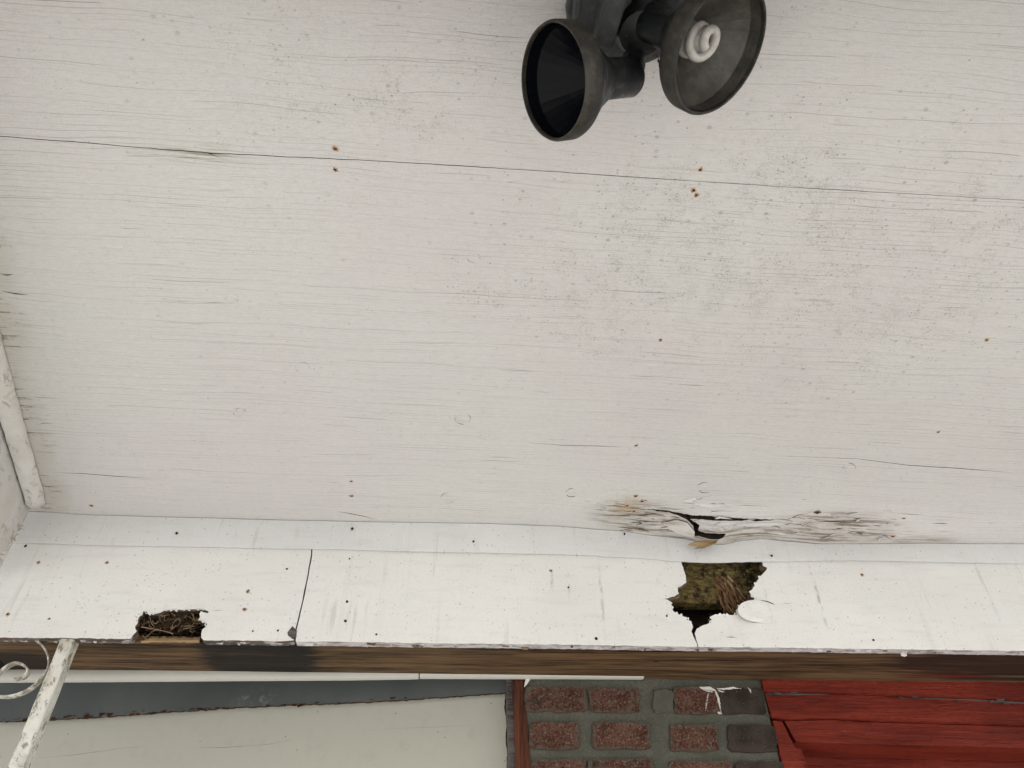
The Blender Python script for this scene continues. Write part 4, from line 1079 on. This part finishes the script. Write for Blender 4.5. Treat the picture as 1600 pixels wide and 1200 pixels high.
# crumbs of caulk in the corner
rg = random.Random(8)
for t in range(9):
    x, y = 34 - t * 4.5 + rg.uniform(-2, 2), 824 + t * 6.5
    p = on(x, y, E0, EN) - EN * .001
    s_ = rg.uniform(.003, .007)
    lathe('caulk_crumb', p, Vector((rg.uniform(-1, 1), rg.uniform(-1, 1), 1)), [(.0003, -s_), (s_ * .7, -s_ * .5), (s_ * .8, .2 * s_), (.0003, s_)], M['end'], eb, 6, .3)

# ------------------------------------------------------------------ wrought iron post with scroll
YP = F + .004
ptop = onl(107, 1001, ZB0)
tp1, tp2 = ony(93, 1001, YP), ony(115, 1001, YP)
half = (tp2.x - tp1.x) / 2 * 1.0
pc = Vector(((tp1.x + tp2.x) / 2, YP + half, 0))
ip = empty('iron_post', pc, 'chipped white wrought iron porch post with scrollwork under the beam', 'post')
V, Fc = [], []
n_ = 90; top_z = zb(pc.x) - .001
for i in range(n_ + 1):
    z_ = top_z * (1 - (i / n_) ** 1.6)
    for (sx, sy) in ((-1, -1), (1, -1), (1, 1), (-1, 1)):
        ch_ = .16 * half
        for (dx, dy) in ((ch_ * -sx, 0), (0, ch_ * -sy)) if sx * sy < 0 else ((0, ch_ * -sy), (ch_ * -sx, 0)):
            nz_ = .0007 * mnoise.noise(Vector((sx * 3 + dx * 99, sy * 5 + dy * 99, z_ * 60)))
            V.append(Vector((pc.x + sx * (half + nz_) + dx, pc.y + sy * (half + nz_) + dy, z_)))
for i in range(n_):
    for j in range(8): Fc.append((i * 8 + j, i * 8 + (j + 1) % 8, (i + 1) * 8 + (j + 1) % 8, (i + 1) * 8 + j))
Fc += [list(range(8)), list(range(n_ * 8, n_ * 8 + 8))]
mesh('square_bar', V, Fc, M['iron'], ip)
def crs(pts, n=8):
    out = []
    for i in range(len(pts) - 1):
        p0, p1, p2, p3 = (Vector(pts[max(i - 1, 0)]), Vector(pts[i]), Vector(pts[i + 1]), Vector(pts[min(i + 2, len(pts) - 1)]))
        for j in range(n):
            t = j / n
            out.append(.5 * ((2 * p1) + (p2 - p0) * t + (2 * p0 - 5 * p1 + 4 * p2 - p3) * t * t + (3 * p1 - p0 - 3 * p2 + p3) * t ** 3))
    out.append(Vector(pts[-1])); return out
YC = pc.y
sc1 = [(-40, 990), (20, 993), (56, 1001), (73, 1019), (77, 1040), (68, 1058), (44, 1079), (14, 1089), (-16, 1085), (-36, 1070), (-34, 1052), (-14, 1046)]
sc2 = [(24, 1062), (38, 1058), (44, 1048), (36, 1039), (22, 1037), (4, 1048), (-10, 1066), (-24, 1100), (-60, 1140), (-100, 1140)]
for s_ in (sc1, sc2):
    tube('scroll', [ony(q.x, q.y, YC) for q in crs(s_)], 0, M['ironrust'], ip, flat=(Vector((0, .0066, 0)), .0018))

# ------------------------------------------------------------------ twin floodlight on the soffit
fx = empty('floodlight', onz(995, 20, ZS), 'black twin-head outdoor floodlight mounted on the soffit, one coil bulb', 'floodlight')
pcn = onz(995, 20, ZS)
lathe('canopy', pcn, -NZ, [(.0, -.004), (.060, -.004), (.060, .008), (.056, .014), (.040, .026), (.030, .030), (.0, .030)], M['black'], fx, 48)
def fb(x, y, z): return onz(x, y, ZS - z)
Zk = lambda pts: zz((860, 0), 6.667, pts)
def prism(name, q, za, zc, mat, bev):
    bpts = [onz(x, y, ZS - zc) for x, y in q]
    V = bpts + [Vector((p.x, p.y, ZS - za)) for p in bpts]; m_ = len(q)
    o = mesh(name, V, [list(range(m_)), list(range(2 * m_ - 1, m_ - 1, -1))] + [(i, (i + 1) % m_, (i + 1) % m_ + m_, i + m_) for i in range(m_)], mat, fx)
    return bevel(o, bev)
prism('back_plate', Zk([(290, -420), (900, -420), (760, 400), (600, 430), (440, 330), (180, 280), (160, 120)]), .001, .020, M['grey'], .003)
prism('sensor_housing', Zk([(350, -420), (1000, -420), (760, 300), (440, 410), (235, 290), (250, 0)]), .012, .046, M['grey'], .004)
prism('sensor_cover', Zk([(640, -420), (950, -420), (640, 515), (450, 470)]), .040, .072, M['grey'], .003)
prism('cover_rib', Zk([(300, -300), (325, -300), (305, 180), (285, 180)]), .040, .0485, M['grey'], .0008)
lathe('hub', pcn + NZ * -.025, -NZ, [(.0, -.01), (.032, -.01), (.032, .018), (.026, .034), (.0, .038)], M['black'], fx, 32)
def head(cx, cy, dpt, rpx, ex, ey, cosa, back, inner):
    c = depth(cx, cy, dpt)
    v = (CAM - c).normalized()
    e = RT * ex - U * ey; e = (e - v * e.dot(v)).normalized()
    nrm = (v * cosa + e * math.sqrt(1 - cosa * cosa)).normalized()
    rad = rpx / FPX * dpt
    prof_o = [(rad * .965, 0.0), (rad, 0.0), (rad * 1.012, -.003), (rad, -.020), (rad * .97, -.023), (rad * .62, -.046), (.026, -.064), (.0225, -.068), (.0215, -back + .004), (.019, -back), (.0, -back)]
    sh = lathe('lamp_shade', c, nrm, prof_o[::-1], M['black'], fx, 72, midx=[0, 0, 0, 0, 0, 0, 0, 0, 0, 0], caps=(True, False))
    rimo = lathe('rim', c, nrm, [(rad * 1.004, -.019), (rad * 1.014, -.018), (rad * 1.018, -.002), (rad * .99, .0012), (rad * .955, .0010), (rad * .952, -.004)], M['rim'], sh, 72, caps=(False, False))
    prof_i = [(rad * .944, -.003), (rad * .944, -.018), (rad * .90, -.021), (rad * .55, -.044), (.018, -.058), (.0, -.058)]
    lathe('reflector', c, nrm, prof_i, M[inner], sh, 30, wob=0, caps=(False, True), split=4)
    return c, nrm, rad, sh
DL = .815
cL, nL, rL, shL = head(864, 128, DL, 88, -1.0, .06, .58, .112, 'inner')
cR, nR, rR, shR = head(1126, 78, DL, 101, .93, .36, .60, .112, 'haze_grey')
# knuckles: ribbed swivels that join the sockets to the hub
def knuckle(a, b, c):
    pts = [a.lerp(b, t) * (1 - t) + b.lerp(c, t) * t for t in [i / 14 for i in range(15)]]
    tube('swivel_arm', pts, lambda t: .0125 + .0016 * math.sin(t * 60), M['black'], fx, 16)
hubp = pcn - NZ * .055
knuckle(cL - nL * .098, cL - nL * .118 - NZ * -.012, hubp + Vector((-.004, .03, .01)))
knuckle(cR - nR * .098, cR - nR * .118, hubp + Vector((.010, .0, .0)))
# coil bulb in the right-hand head
x, y, a = frame_of(nR)
pts = []
for i in range(90):
    t = i / 89; ang = t * 2.15 * 2 * math.pi + .6
    rr = .0155 if t < .9 else .0155 - (t - .9) * .08
    pts.append(cR - nR * .019 + nR * (-.028 + .032 * t) + x * (rr * math.cos(ang)) + y * (rr * math.sin(ang)))
tube('coil_bulb', pts, .0052, M['bulb'], shR, 12)
lathe('bulb_base', cR - nR * .052, nR, [(.0, -.004), (.016, -.004), (.0185, .004), (.0175, .016), (.0, .017)], M['bulb'], shR, 24)
wp = onz(1028, 88, ZS - .004)
tube('pull_chain', [wp - NZ * (.003 * i) + Vector((.0006 * math.sin(i * 1.7), .0004 * i, 0)) for i in range(9)], lambda t: .0011 + .0004 * math.sin(t * 40), M['black'], fx, 6)
for (dx, dy) in ((-.036, .030), (.040, .022), (.030, -.036)):
    lathe('mounting_screw', pcn + Vector((dx, dy, -.0195)), -NZ, [(.0, -.004), (.0042, -.004), (.0042, .0012), (.0028, .003), (.0, .0032)], M['rim'], fx, 12)
